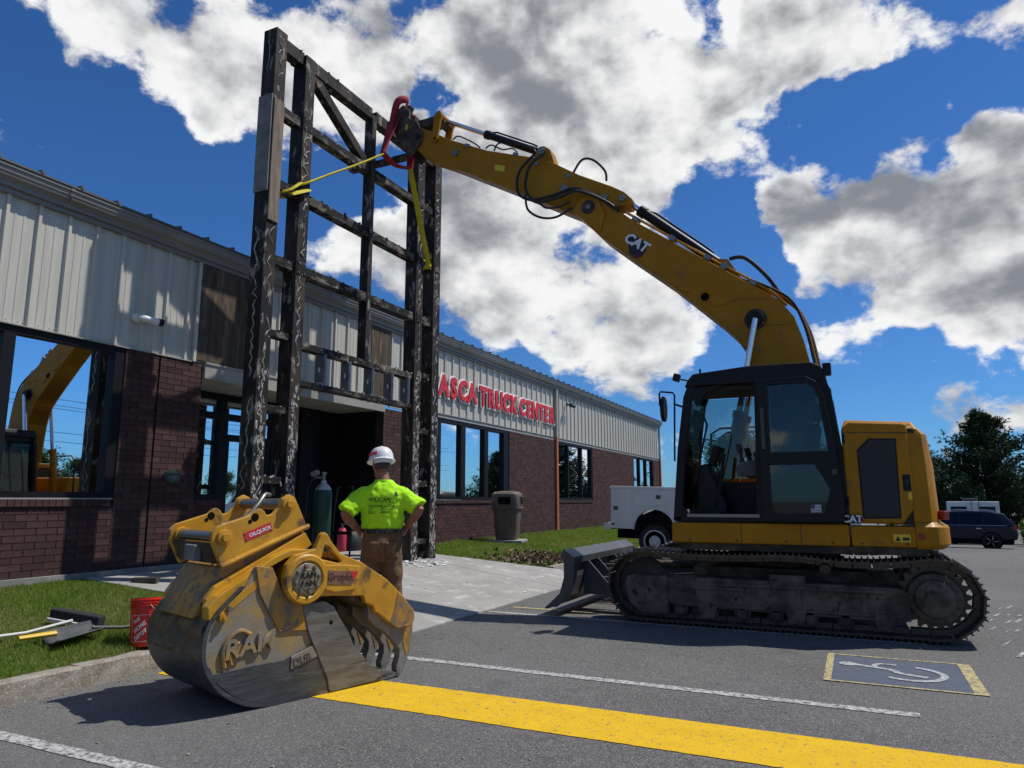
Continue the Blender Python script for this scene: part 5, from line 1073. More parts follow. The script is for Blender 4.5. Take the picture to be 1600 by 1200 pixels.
for k in range(8):
    a = 2 * math.pi * k / 8 + .2; gp('hub_bolt', MB().lathe([(0, -.092), (.010, -.091), (.014, -.084), (.017, -.072), (.02, -.07)], (.29 + .092 * math.cos(a), 0, .815 + .092 * math.sin(a)), (0, 1, 0), 12), m_pin, md, smooth=True)
for tx, dz in (('RAM', .025), ('FAM', -.03)):
    me = text_mesh(tx, .060, .003, frame_m((.292, -.083, .815 + dz), (1, 0, 0), (0, 0, 1)), offset=.0); put('hub_letters', me, m_blackdec, md)
np2 = gp('name_plate', MB().xz([(.455, .865), (.715, .84), (.66, .745), (.455, .765)], -.074, -.0702), mat('plate_copper', (.30, .17, .10), .45, metal=.4, col2=(.2, .1, .06), scale=14), thumb, bevel=.002)
gp('plate_corner', MB().xz([(.645, .845), (.713, .838), (.675, .775)], -.0755, -.0742), m_red, np2)
me = text_mesh('Groplo', .072, .001, frame_m((.555, -.0755, .81), (1, 0, -.07), (0, 0, 1)), offset=.001); put('plate_letters', me, mat('plate_ink', (.09, .03, .02), .5), np2)
gp('arm_skin', MB().xz([(.50, .99), (.76, .885), (1.0, .745), (1.16, .61), (1.25, .49), (1.23, .47), (1.14, .58), (.98, .71), (.75, .85), (.50, .95)], -.003, WB - .022), m_yelw, gb)
gp('torque_tube', MB().cyl((.29, -.005, .815), (.29, WB - .02, .815), .14, 28), m_yelb, gb, smooth=True)
gp('inner_brace', MB().xz([(.55, .93), (.62, .90), (.95, .55), (.90, .53), (.55, .72)], .02, WB - .03), m_under, gb)
tp = [(.86, .62), (1.10, .54), (1.265, .49), (1.305, .40), (1.305, .29), (1.275, .17), (1.225, .055), (1.185, .012), (1.155, .03), (1.150, .085), (1.175, .15), (1.175, .21), (1.12, .28), (1.02, .37), (.95, .40), (.87, .48)]
for i in range(5):
    y = .0 + (WB - .07) * i / 4
    t_ = gp('tine', MB().xz(tp, y, y + .07), m_tine, gb, bevel=.006)
    gp('tine_cap', MB().xz([(1.262, .46), (1.292, .38), (1.275, .245), (1.24, .15), (1.20, .26), (1.21, .40)], y - .004, y + .074), m_yelw, t_, bevel=.004)
# ================================================================== person
m_skin = mat('skin', (0.30, 0.145, 0.095), .55, col2=(0.24, 0.10, 0.065), scale=14, spec=.35)
m_hiviz = mat('hi_vis_cotton', (0.44, 0.84, 0.03), .85, col2=(0.36, 0.72, 0.02), scale=5, bump=.9, bscale=7, bdist=.03, stretch=(1, 1, .55), spec=.15)
m_duck = mat('brown_duck_canvas', (0.17, 0.105, 0.06), .9, col2=(0.12, 0.075, 0.042), scale=9, bump=.9, bscale=9, bdist=.03, stretch=(1, 1, .6), spec=.15)
m_hat = mat('hard_hat_shell', (0.72, 0.72, 0.72), .3, coat=.3); m_hair = mat('grey_hair', (0.06, 0.05, 0.045), .8, bump=.5, bscale=80)
m_leather = mat('boot_leather', (0.11, 0.065, 0.032), .7, col2=(.07, .04, .02), scale=8)
man = thing('person', (-4.06, 5.64, 0.0), 'person in white hard hat, lime green shirt and brown trousers, hands on hips', 'person', rz=R(35.8))
def pp(name, mb, m_, par=man, vox=0, sm=3, wr=0, **k):
    o = part(name, mb, m_, par, world=False, smooth=True, **k)
    if vox:
        md = o.modifiers.new('fuse', 'REMESH'); md.mode = 'VOXEL'; md.voxel_size = vox; md.use_smooth_shade = True
        s_ = o.modifiers.new('smooth', 'SMOOTH'); s_.iterations = sm; s_.factor = .5
        if wr:
            tx = bpy.data.textures.new('folds', 'CLOUDS'); tx.noise_scale = .085; tx.noise_depth = 1; dm = o.modifiers.new('folds', 'DISPLACE'); dm.texture = tx; dm.strength = wr; dm.mid_level = .5; dm.texture_coords = 'LOCAL'
    return o
def ell(z, rx, ry, cx=0, cy=0, n=24, p=2.0): return [V((cx + rx * math.copysign(abs(math.cos(t)) ** (2 / p), math.cos(t)), cy + ry * math.copysign(abs(math.sin(t)) ** (2 / p), math.sin(t)), z)) for t in [2 * math.pi * i / n for i in range(n)]]
body = MB()
body.loft([ell(.95, .15, .10), ell(1.1, .15, .10), ell(1.3, .17, .105), ell(1.44, .17, .09), ell(1.50, .09, .07), ell(1.54, .062, .062), ell(1.60, .058, .062, -.012, .015), ell(1.63, .060, .070, -.020, .02)])
hc = V((-.026, .032, 1.70)); yaw_h = R(14)
def hp_(x, y, z):
    v = Matrix.Rotation(yaw_h, 3, 'Z') @ (Matrix.Rotation(R(-10), 3, 'X') @ V((x, y, z))); return hc + v
def hring(z, rx, ry, cy): return [hp_(p.x, p.y, z) for p in ell(0, rx, ry, 0, cy)]
body.loft([hring(-.125, .03, .035, .055), hring(-.11, .052, .062, .035), hring(-.075, .064, .083, .018), hring(-.03, .072, .093, .008), hring(.02, .076, .098, .0), hring(.07, .073, .094, -.002), hring(.105, .052, .068, -.004), hring(.12, .02, .03, -.004)])
body.loft([[hp_(x * s, .085 + y * s, z) for x, y in ((-.016, 0), (0, .0), (.016, 0), (0, .02))] for z, s in ((-.045, .6), (-.035, 1.2), (-.01, 1.0), (.02, .5))])   # nose
for s in (-1, 1):
    body.loft([[hp_(s * (.070 + .014 * k), -.008 + .022 * math.cos(t), -.01 + .032 * math.sin(t)) for t in [i * math.pi / 4 for i in range(8)]] for k in (0, 1)])  # ears
    body.tube([hp_(s * .032 - .02, .088, -.002), hp_(s * .032 + .02, .088, -.002)], .011, 8)    # brow / eyelid swell
body.tube([hp_(-.024, .085, -.068), hp_(0, .092, -.066), hp_(.024, .085, -.068)], .009, 8)   # lips
for s, el_, wr in ((-1, V((-.35, -.085, 1.235)), V((-.215, .055, 1.075))), (1, V((.345, -.075, 1.275)), V((.215, .06, 1.09)))):
    sh = V((s * .185, 0, 1.45))
    body.tube([sh, sh.lerp(el_, .35), sh.lerp(el_, .75), el_, el_.lerp(wr, .15), el_.lerp(wr, .4), el_.lerp(wr, .8), wr], [.052, .050, .044, .042, .046, .043, .031, .027], 14)
    # hand: palm lies on the hip, fingers forward round the belt, thumb to the back
    f = V((-s * .10, .85, -.25)).normalized(); n_ = V((s, .1, .1)).normalized(); dn = n_.cross(f).normalized()
    if dn.z > 0: dn = -dn
    pc = wr + f * .045
    body.loft([[wr + f * a + dn * (w_ * c) + n_ * (.015 * q) for c, q in ((-1, -1), (1, -1), (1, 1), (-1, 1))] for a, w_ in ((-.01, .024), (.03, .036), (.075, .042), (.095, .038))])
    for i, ln in enumerate((.070, .080, .074, .058)):
        b0 = wr + f * .088 + dn * (-.031 + .0205 * i); bend = V((-s * .55, 0, -.1))
        d1 = (f + bend * .25).normalized(); d2 = (f + bend * .9).normalized(); d3 = (f + bend * 1.6).normalized()
        p1 = b0 + d1 * ln * .45; p2 = p1 + d2 * ln * .32; p3 = p2 + d3 * ln * .26
        body.tube([b0 - f * .02, b0, p1, p2, p3], [.010, .0098, .0092, .0086, .007], 8)
    tb = wr + f * .02 - dn * .03; td = (f * .25 - dn * .75 + n_ * -.2).normalized()
    body.tube([wr + f * .015 - dn * .012, tb, tb + td * .03, tb + td * .03 + (td - n_ * .6).normalized() * .028], [.014, .0135, .0115, .009], 8)
bo_ = pp('body', body, m_skin, vox=.0065, sm=3)
pp('hair', MB().loft([[hp_(p.x, p.y, z) for p in ell(0, rx, ry, 0, cy)] for z, rx, ry, cy in ((-.06, .066, .060, -.034), (-.02, .075, .082, -.016), (.03, .079, .100, -.001), (.07, .076, .096, -.003))]), m_hair)
sh_ = MB()
sh_.loft([ell(1.085, .178, .118, 0, 0, 28, 2.4), ell(1.12, .192, .130, 0, 0, 28, 2.4), ell(1.20, .197, .132, 0, 0, 28, 2.4), ell(1.30, .207, .136, 0, 0, 28, 2.4), ell(1.38, .212, .136, 0, -.004, 28, 2.4), ell(1.43, .202, .126, 0, -.006, 28, 2.3), ell(1.475, .172, .110, 0, -.005, 28), ell(1.515, .118, .090, 0, 0, 28), ell(1.548, .080, .076, 0, .004, 28)])
for s, el_ in ((-1, V((-.35, -.085, 1.235))), (1, V((.345, -.075, 1.275)))):
    s0 = V((s * .135, -.004, 1.425)); dr = (el_ - V((s * .185, 0, 1.45))).normalized()
    sh_.tube([s0, V((s * .175, -.006, 1.408)), V((s * .222, -.02, 1.372)), V((s * .28, -.045, 1.322)), el_ - dr * .060, el_ - dr * .025], [.074, .080, .085, .087, .089, .093], 18)
shirt = pp('shirt', sh_, m_hiviz, vox=.009, sm=8, wr=.034)
pp('collar', MB().loft([ell(1.540, .084, .080, 0, .003), ell(1.556, .080, .076, 0, .004), ell(1.553, .072, .068, 0, .004)], cap=False), m_hiviz)
tr_ = MB()
tr_.loft([ell(.80, .165, .115, 0, 0, 24, 2.3), ell(.88, .185, .135, 0, -.008, 24, 2.3), ell(.96, .190, .142, 0, -.012, 24, 2.3), ell(1.04, .183, .130, 0, -.004, 24, 2.3), ell(1.09, .179, .122, 0, 0, 24, 2.3)])
for s in (-1, 1): tr_.tube([(s * .088, -.008, .90), (s * .095, -.004, .80), (s * .105, .0, .66), (s * .115, .006, .50), (s * .12, -.004, .36), (s * .128, -.01, .22), (s * .13, -.006, .12), (s * .13, -.004, .07)], [.098, .101, .097, .086, .083, .082, .088, .092], 18)
trou = pp('trousers', tr_, m_duck, vox=.010, sm=5, wr=.024)
def sr(o, tgt, off):
    w_ = o.modifiers.new('wrap', 'SHRINKWRAP'); w_.target = tgt; w_.wrap_method = 'PROJECT'; w_.use_project_y = True; w_.use_positive_direction = True; w_.use_negative_direction = False; w_.offset = off; w_.project_limit = .25
    return o
for s, x in ((-1, -.085), (1, .09)):
    pk = []; k = MB()
    for i in range(7):
        for j in range(8): pk.append((x - .06 + .12 * i / 6, -.22, .985 - .16 * j / 7))
    k.add(pk, [(i * 8 + j, i * 8 + j + 1, (i + 1) * 8 + j + 1, (i + 1) * 8 + j) for i in range(6) for j in range(7)])
    o = pp('back_pocket', k, m_duck, trou); sr(o, trou, .004); so = o.modifiers.new('thick', 'SOLIDIFY'); so.thickness = .006; so.offset = 0
belt = pp('belt', MB().loft([ell(1.062, .190, .134, 0, -.002, 32, 2.3), ell(1.066, .194, .138, 0, -.002, 32, 2.3), ell(1.096, .192, .136, 0, 0, 32, 2.3), ell(1.10, .186, .130, 0, 0, 32, 2.3)]), m_blackdec)
for a in (-.15, -.045, .045, .15): pp('belt_loop', MB().box((a, -.140 + abs(a) * .18, 1.08), (.014, .012, .052)), m_duck, belt)
for s in (-1, 1):
    bt = pp('boot', MB().loft([[V((s * .13 + x, y, z)) for x, y in ((-.045 * k, -.10 * k2), (.045 * k, -.10 * k2), (.052 * k, .05 * k2), (.045 * k, .15 * k3), (0, .19 * k3), (-.045 * k, .15 * k3), (-.052 * k, .05 * k2))] for z, k, k2, k3 in ((.0, 1, 1, 1), (.03, 1.02, 1, 1.0), (.07, .96, .98, .88), (.11, .85, .88, .5), (.2, .8, .8, .42))]), m_leather, bevel=.01)
    pp('sole', MB().prism([(-.05, -.105), (.05, -.105), (.058, .05), (.05, .155), (0, .198), (-.05, .155), (-.058, .05)], (s * .13, 0, .001), (1, 0, 0), (0, 1, 0), (0, 0, .024)), m_rubber, bt)
# hard hat
def hr(z, rx, ry, cy=0): return [hp_(p.x, p.y, z) for p in ell(0, rx, ry, 0, cy, 32)]
hat = pp('hard_hat', MB().loft([hr(.035, .118, .142, .004), hr(.06, .116, .139, .002), hr(.10, .110, .130), hr(.135, .094, .112), hr(.158, .068, .082), hr(.170, .034, .044), hr(.173, .004, .005)]), m_hat)
pp('hat_brim', MB().loft([hr(.028, .116, .140, .004), hr(.024, .132, .158, .008), hr(.034, .134, .160, .008), hr(.048, .117, .141, .004)]), m_hat, hat)
for x in (-.035, 0, .035): pp('hat_ridge', MB().tube([hp_(x * (1 - abs(t) * .2), t * .13, .176 - .125 * t * t / .9 - abs(x) * .35) for t in [i / 5 - 1 for i in range(1, 10)]], .009, 8), m_hat, hat)
pp('nape_guard', MB().loft([[hp_(.10 * math.sin(a), -.135 * math.cos(a) + .004, z) for a in [R(-60 + 12 * i) for i in range(11)]] for z in (.03, -.005)], cap=False, closed=False), m_hat, hat)
for i in range(8):
    a = R(-92 + 7.5 * i); z = .085 + .010 * (i % 2); c = hp_(.1155 * math.sin(a), -.136 * math.cos(a), z)
    pp('hat_sticker_mark', MB().box(c, (.010, .010, .026), Matrix.Rotation(yaw_h + a, 3, 'Z')), m_red, hat)
# shirt print
m_ink = mat('shirt_ink', (0.012, 0.045, 0.012), .8)
def print_(txt, size, x, z, align='LEFT', xs=1.0, off=.0004):
    me = text_mesh(txt, size, 0, frame_m((x, -.24, z), (1, 0, 0), (0, 0, 1)), offset=off, align=align, xs=xs)
    bm = bmesh.new(); bm.from_mesh(me); bmesh.ops.triangulate(bm, faces=bm.faces); bmesh.ops.subdivide_edges(bm, edges=[e for e in bm.edges if e.calc_length() > .02], cuts=1); bm.to_mesh(me); bm.free()
    o = put('shirt_print', me, m_ink, shirt); return sr(o, shirt, .0025)
print_('WILSCAPE', .052, -.135, 1.365, off=.0008, xs=.86); print_('WILSCAPELLC.COM', .034, -.135, 1.308, xs=.82); print_('603-641', .030, -.02, 1.252, off=.0006, xs=.9)
def line_(x0, x1, z, h=.003, nm='shirt_print'):
    b = MB(); n = 14; b.add([(x0 + (x1 - x0) * i / n, -.24, z + k * h) for k in (0, 1) for i in range(n + 1)], [(i, i + 1, n + 2 + i, n + 1 + i) for i in range(n)]); return sr(pp(nm, b, m_ink, shirt), shirt, .0025)
line_(-.135, .125, 1.337); line_(-.02, .125, 1.287, .004); line_(-.03, .10, 1.274, .004)
for z, l in ((1.282, .05), (1.268, .035), (1.252, .07), (1.238, .06)): line_(-.135, -.135 + l, z, .005)
tree_ = MB(); tree_.add([(x, -.24, z) for x, z in ((.098, 1.402), (.108, 1.425), (.102, 1.428), (.112, 1.448), (.118, 1.442), (.132, 1.430), (.128, 1.424), (.140, 1.402), (.122, 1.402), (.122, 1.393), (.116, 1.393), (.116, 1.402))], [tuple(range(12))])
sr(pp('shirt_logo', tree_, m_ink, shirt), shirt, .0025)
# ================================================================== small things
# red pail
m_pail = mat('orange_red_plastic', (0.72, 0.022, 0.008), .4, col2=(.64, .018, .008), scale=5)
pail = thing('plastic_pail', (-5.43, 4.28, .160), 'bright red plastic pail with white logo standing on the kerb', 'bucket'); pail.rotation_euler = (Matrix.Rotation(R(9), 3, V((-.62, -.78, 0))) @ Matrix.Rotation(R(52), 3, 'Z')).to_euler()
pb = part('pail_body', MB().lathe([(0, 0), (.128, 0), (.132, .01), (.150, .37), (.150, .385), (.142, .385), (.125, .02), (0, .02)], (0, 0, 0), n=36), m_pail, pail, world=False, smooth=True)
for z in (.315, .338, .362): part('pail_ring', MB().lathe([(.147, z), (.157, z + .003), (.157, z + .008), (.147, z + .012)], (0, 0, 0), n=36), m_pail, pb, world=False, smooth=True)
part('pail_handle', MB().tube(smooth_path([(0, -.158, .33), (.06, -.162, .26), (.10, -.12, .21), (.13, -.0, .2), (.10, .12, .21), (.05, .16, .27), (0, .158, .33)]), .004, 6), m_pin, pail, world=False)
def on_pail(u, v, r_=.0015):
    a = R(-118) + u / .14; rr_ = .132 + (v - .01) * .05 + r_; return V((rr_ * math.cos(a), rr_ * math.sin(a), v))
lg = MB()
def pq(u0, u1, v0, v1, k=8, r_=.0015):
    lg.add([on_pail(u0 + (u1 - u0) * i / k, v, r_) for v in (v0, v1) for i in range(k + 1)], [(i, i + 1, k + 2 + i, k + 1 + i) for i in range(k)])
for a in ((-.075, -.072, .04, .25), (.072, .075, .04, .25), (-.075, .075, .04, .043), (-.075, .075, .247, .25)): pq(*a)
part('logo_border', lg, m_whiteflat, pb, world=False)
for tx, sz, u0, v0, xs_ in (('THE', .040, -.028, .205, .9), ('HOME', .055, .0, .155, .75), ('DEPOT', .052, .008, .095, .72)):
    me = text_mesh(tx, sz, 0, offset=.0015, xs=xs_)
    for v in me.vertices:
        x, y = v.co.x, v.co.y; c, s = math.cos(R(38)), math.sin(R(38)); v.co = on_pail(u0 + x * c - y * s * .6, v0 + x * s + y * c, .002)
    put('logo_letters', me, m_whiteflat, pb)
# broom
m_bristle = mat('black_bristle', (.012, .013, .014), .8, bump=.8, bscale=90, stretch=(1, 1, .1)); m_ash = mat('pale_handle', (.55, .54, .50), .5)
m_gplast = mat('grey_scoop', (.085, .088, .092), .55, col2=(.055, .056, .06), scale=8, bump=.2); m_fib = mat('yellow_fibreglass', (.62, .38, .01), .45)
A = lambda x, y, h=0: V((x, y, gz(x) + .03 + h))
hd0, hd1 = A(-6.44, 4.10, .05), A(-5.98, 4.24, .05)
br = thing('push_broom', A(-6.2, 4.1), 'push broom with black bristle head and pale pole lying on the lawn', 'broom')
t_ = (hd1 - hd0).normalized(); n_ = V((-t_.y, t_.x, 0)).normalized()
part('bristles', MB().prism([(-.04, -.03), (.045, -.05), (.06, .065), (-.025, .06)], hd0, n_, (0, 0, 1), hd1 - hd0), m_bristle, br, bevel=.01)
part('broom_block', MB().prism([(-.045, -.034), (-.045, -.008), (-.062, -.012), (-.062, -.034)], hd0, n_, (0, 0, 1), hd1 - hd0), m_ash, br, bevel=.004)
part('pole', MB().tube([(hd0 + hd1) / 2 - n_ * .05, A(-6.13, 3.70, .03), A(-6.24, 2.6, .03)], .013, 10), m_ash, br, smooth=True)
so = thing('scoop_shovel', A(-5.9, 3.8), 'grey scoop shovel with yellow ferrule and long pole lying beside the broom', 'shovel')
sg = []
for i in range(9):
    t = i / 8; row = []
    for j in range(7):
        s = j / 6 - .5; c = V((-5.84 - .02 * t, 3.70 + .42 * t, 0)); w_ = .30 - .05 * t; x = c.x - s * w_; y = c.y + s * .05
        row.append(V((x, y, gz(x) + .045 + .05 * (abs(s) * 2) ** 2 + .03 * t)))
    sg.append(row)
o = part('scoop', MB().loft(sg, cap=False, closed=False), m_gplast, so, smooth=True); k_ = o.modifiers.new('thick', 'SOLIDIFY'); k_.thickness = .008
part('ferrule', MB().tube([A(-5.98, 3.56, .04), A(-5.93, 3.82, .05)], [.028, .032], 12, .7), m_fib, so, smooth=True)
part('pole', MB().tube([A(-5.86, 4.08, .07), A(-5.80, 4.30, .05), A(-5.72, 4.60, .05)], .014, 10), m_gplast, so, smooth=True)
# timber offcut by the wall corner
part('timber', MB().box((0, 0, .03), (.30, .10, .055), Matrix.Rotation(R(24), 3, 'Z')), m_under, thing('timber_offcut', (-7.62, 5.92, gz(-7.62) + .018), 'short dark timber offcut lying on the concrete by the brick pier', 'offcut'), world=False, bevel=.004)

# gas cylinder on a trolley
gzx = gz(-6.55)
gc = thing('gas_cylinder', (-6.55, 7.72, gzx + .02), 'tall dark green gas cylinder with silver shoulder behind the yellow bucket', 'gas cylinder')
m_green = mat('cylinder_green', (.003, .036, .018), .45, col2=(.002, .022, .011), scale=6); m_silver = mat('cylinder_silver', (.35, .35, .34), .45, metal=.5)
part('tank', MB().lathe([(0, 0), (.11, 0), (.118, .02), (.118, 1.12), (.116, 1.15), (.108, 1.18)], (0, 0, 0), n=28), m_green, gc, world=False, smooth=True)
part('shoulder', MB().lathe([(.108, 1.181), (.098, 1.21), (.075, 1.24), (.04, 1.27), (.036, 1.31), (0, 1.31)], (0, 0, 0), n=28), m_silver, gc, world=False, smooth=True)
vl = part('valve', MB().lathe([(.02, 1.31), (.02, 1.39), (.035, 1.40), (.035, 1.425), (0, 1.425)], (0, 0, 0), n=14).cyl((-.02, 0, 1.35), (-.14, -.02, 1.36), .014, 10), m_pin, gc, world=False, smooth=True)
for x, z in ((-.10, 1.42), (-.16, 1.40)): part('gauge', MB().lathe([(0, -.02), (.034, -.02), (.036, .02), (0, .02)], (x, -.03, z), (.3, -1, 0), 18), m_pin, vl, world=False, smooth=True)
part('hose', MB().tube(smooth_path([(-.14, -.02, 1.36), (-.22, -.06, 1.2), (-.20, -.1, .9), (-.25, -.12, .6), (-.15, -.2, .2), (-.3, -.4, .05)]), .009, 6), m_rubber, gc, world=False, smooth=True)
ct = thing('cylinder_trolley', (-6.40, 7.92, gz(-6.4) + .02), 'black two-wheeled trolley standing behind the green gas cylinder', 'trolley')
part('trolley_frame', MB().tube([(-.16, 0, .05), (-.16, .05, .9), (-.13, .08, 1.25), (.13, .08, 1.25), (.16, .05, .9), (.16, 0, .05)], .014, 8).bb((-.18, -.2, .03), (.18, .02, .045)).bb((-.16, .03, .6), (.16, .05, .64)), m_cab, ct, world=False)
for s in (-1, 1): part('wheel', MB().lathe([(.03, -.03), (.12, -.03), (.13, 0), (.12, .03), (.03, .03)], (s * .2, .08, .13), (1, 0, 0), 20), m_rubber, ct, world=False, smooth=True)
# red extinguisher and tool bags in the entrance
fe = thing('fire_extinguisher', (-8.48, 10.55, .455), 'small pinkish red extinguisher on the floor of the dark entrance', 'extinguisher')
m_pink = mat('faded_red', (.45, .03, .06), .45)
part('tank', MB().lathe([(0, 0), (.08, 0), (.085, .02), (.085, .34), (.06, .40), (.03, .42), (0, .42)], (0, 0, 0), n=20), m_pink, fe, world=False, smooth=True)
part('valve', MB().cyl((0, 0, .42), (0, 0, .47), .02, 10).box((.03, 0, .48), (.12, .02, .02)), m_pin, fe, world=False)
for x, y, s, lb in ((-8.44, 10.85, 1.0, 'larger slumped black tool bag beside the red extinguisher'), (-8.50, 11.2, .8, 'smaller black tool bag against the brick pier of the entrance')):
    tb = thing('tool_bag', (x, y, .455), lb, 'tool bag', 'tool bags in the entrance')
    part('bag', MB().loft([ell(0, .13 * s, .17 * s), ell(.1 * s, .15 * s, .19 * s), ell(.26 * s, .12 * s, .17 * s), ell(.34 * s, .05 * s, .15 * s)]), m_rubber, tb, world=False, smooth=True)
    part('bag_handle', MB().tube(smooth_path([(0, -.08 * s, .32 * s), (0, -.04 * s, .42 * s), (0, .04 * s, .42 * s), (0, .08 * s, .32 * s)]), .01, 6), m_rubber, tb, world=False)

# security camera, plaque, wall lamp
sc = thing('security_camera', (-8.35, 6.02, 3.715), 'white bullet security camera on the siding above the left window', 'camera')
part('mount', MB().lathe([(0, 0), (.055, 0), (.055, .035), (.03, .055), (.028, .09)], (0, 0, 0), (1, 0, 0), 24), m_white, sc, world=False, smooth=True)
cb = part('camera_body', MB().tube([(.085, -.02, .0), (.10, .04, .0), (.13, .27, -.012)], [.03, .046, .046], 18), m_white, sc, world=False, smooth=True)
part('lens_hood', MB().tube([(.125, .24, -.008), (.134, .305, -.013)], [.049, .049], 18), m_cab, cb, world=False, smooth=True)
pq_ = thing('wall_plaque', (-8.362, 6.78, 1.685), 'oval green bronze plaque with a year on the brick pier', 'plaque')
m_verd = mat('verdigris', (.055, .085, .068), .6, metal=.3, col2=(.03, .05, .042), scale=20)
part('plaque_plate', MB().loft([[V((x, .135 * k * math.cos(t), .095 * k * math.sin(t))) for t in [i * math.pi / 16 for i in range(32)]] for x, k in ((-.01, 1), (.012, 1), (.018, .96), (.012, .9))]), m_verd, pq_, world=False)
me = text_mesh('1987', .085, .004, frame_m((.014, 0, -.025), (0, 1, 0), (0, 0, 1)), offset=.001); put('plaque_letters', me, mat('plaque_relief', (.16, .19, .16), .5), pq_)
wl = thing('wall_lamp', (-8.35, 21.55, 4.46), 'small grey floodlight fixed to the siding right of the sign', 'lamp')
part('bracket', MB().bb((0, -.05, -.05), (.04, .05, .05)).tube([(.03, 0, 0), (.14, 0, -.04)], .02, 8), m_grey, wl, world=False)
for s in (-1, 1): part('lamp_head', MB().tube([(.12, s * .05, -.02), (.22, s * .18, -.06)], [.04, .07], 14), m_grey, wl, world=False, smooth=True)

# litter bin
lb = thing('litter_bin', (-7.55, 15.5, gz(-7.55)), 'brown domed litter bin on the grass against the brick wall', 'litter bin', rz=R(14))
m_bin = mat('bin_plastic', (.13, .102, .08), .6, col2=(.10, .08, .063), scale=6, bump=.1)
sq = lambda z, a: ell(z, a, a, 0, 0, 32, 5)
part('slab', MB().bb((-.42, -.38, .0), (.42, .38, .06)), m_conc, lb, world=False, bevel=.008)
part('bin_body', MB().loft([sq(.06, .24), sq(.10, .255), sq(.80, .315)]), m_bin, lb, world=False, smooth=True)
hd_ = part('hood', MB().loft([sq(.80, .335), sq(.84, .34), sq(1.06, .34), sq(1.13, .325), sq(1.18, .27), sq(1.20, .12)]), m_bin, lb, world=False, smooth=True, bevel=.004)
part('rim', MB().loft([sq(.785, .33), sq(.785, .355), sq(.83, .355), sq(.83, .33)], cap=False), m_bin, hd_, world=False)
for a in range(4):
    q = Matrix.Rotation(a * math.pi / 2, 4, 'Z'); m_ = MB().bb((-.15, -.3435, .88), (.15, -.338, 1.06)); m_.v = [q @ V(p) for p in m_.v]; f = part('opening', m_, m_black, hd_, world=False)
    m_ = MB().bb((-.17, -.352, .865), (.17, -.34, .882)).bb((-.17, -.352, 1.058), (.17, -.34, 1.075)).bb((-.17, -.352, .88), (-.15, -.34, 1.06)).bb((.15, -.352, .88), (.17, -.34, 1.06)); m_.v = [q @ V(p) for p in m_.v]; part('opening_frame', m_, m_bin, f, world=False)

# ================================================================== vehicles
m_tyre = mat('tyre', (.014, .014, .014), .8); m_rim = mat('steel_wheel', (.52, .53, .54), .35, metal=.15); m_vglass = mat('dark_car_glass', (.004, .005, .006), .08, spec=.35)
def wheel(par, x, y, r_, w_, rr_, spokes, side):
    ty = part('wheel', MB().lathe([(rr_, -w_ / 2), (r_ * .93, -w_ / 2), (r_, -w_ / 2 + .03), (r_, w_ / 2 - .03), (r_ * .93, w_ / 2), (rr_, w_ / 2)], (x, y, r_), (0, 1, 0), 32), m_tyre, par, world=False, smooth=True)
    yo_ = y + side * w_ * .5
    part('rim', MB().lathe([(rr_ + .015, .0), (rr_ - .01, .012), (rr_ - .035, -.012), (rr_ * .60, -.016), (rr_ * .52, .004), (rr_ * .34, .008), (rr_ * .30, .03), (0, .034)], (x, yo_, r_), (0, side, 0), 32), m_rim if spokes == 8 else m_black, ty, world=False, smooth=True)
    for k in range(spokes):
        a = 2 * math.pi * k / spokes; c, s = math.cos(a), math.sin(a)
        if spokes == 8: part('rim_hole', MB().lathe([(0, .0), (.024, .0), (.026, -.004)], (x + rr_ * .76 * c, yo_ - side * .008, r_ + rr_ * .76 * s), (0, side, 0), 12), m_black, ty, world=False)
        else: part('spoke', MB().tube([(x + .05 * c, yo_ + side * .012, r_ + .05 * s), (x + rr_ * .96 * c, yo_ + side * .004, r_ + rr_ * .96 * s)], [.035, .05], 6, .4), m_rim, ty, world=False)
    return ty
ut = thing('service_truck', (-4.33, 16.70, 0.02), 'white pickup truck with a utility service body parked behind the excavator', 'truck'); ut.rotation_euler = (0, R(1.6), 0)
def arch(x0, x1, z0, z1, cx, r_, n=12):   # side panel polygon with a wheel arch cut from its lower edge
    p = [(x0, z0), (cx - r_, z0)] + [(cx - r_ * math.cos(math.pi * i / n), z0 + .0 + (r_ * .98) * math.sin(math.pi * i / n) - .0) for i in range(1, n)] + [(cx + r_, z0), (x1, z0), (x1, z1), (x0, z1)]
    return p
U = lambda nm, mb, m_, par=ut, **k: part(nm, mb, m_, par, world=False, **k)
sb = U('service_body', MB().xz(arch(-1.06, 1.55, .66, 1.62, 0, .50), -.02, .40).xz(arch(-1.06, 1.55, .66, 1.62, 0, .50), 1.58, 2.0).bb((-1.05, .40, .66), (1.54, 1.58, .80)), m_white, ut, bevel=.01)
U('body_cap', MB().bb((-1.08, -.04, 1.605), (1.56, .42, 1.66)), m_white, sb, bevel=.01)
for a in ((-1.04, -.54, .72, 1.585), (-.50, 1.05, 1.20, 1.585), (1.09, 1.53, .72, 1.585)): U('locker_door', MB().bb((a[0], -.032, a[2]), (a[1], -.021, a[3])), m_white, sb, bevel=.005)
for x, z in ((-.93, 1.14), (.10, 1.42), (1.2, 1.2)): U('locker_latch', MB().bb((x - .055, -.045, z - .045), (x + .055, -.033, z + .045)), m_grey, sb, bevel=.006)
U('arch_trim', MB().tube([(-.50 * math.cos(math.pi * i / 16), -.03, .66 + .49 * math.sin(math.pi * i / 16)) for i in range(17)], .022, 8), m_white, sb, smooth=True)
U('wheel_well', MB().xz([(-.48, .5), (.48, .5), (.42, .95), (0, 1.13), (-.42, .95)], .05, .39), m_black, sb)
U('tail_lamp', MB().lathe([(0, -.03), (.03, -.03), (.033, 0)], (-.99, -.02, .76), (0, 1, 0), 16), m_redtail, sb)
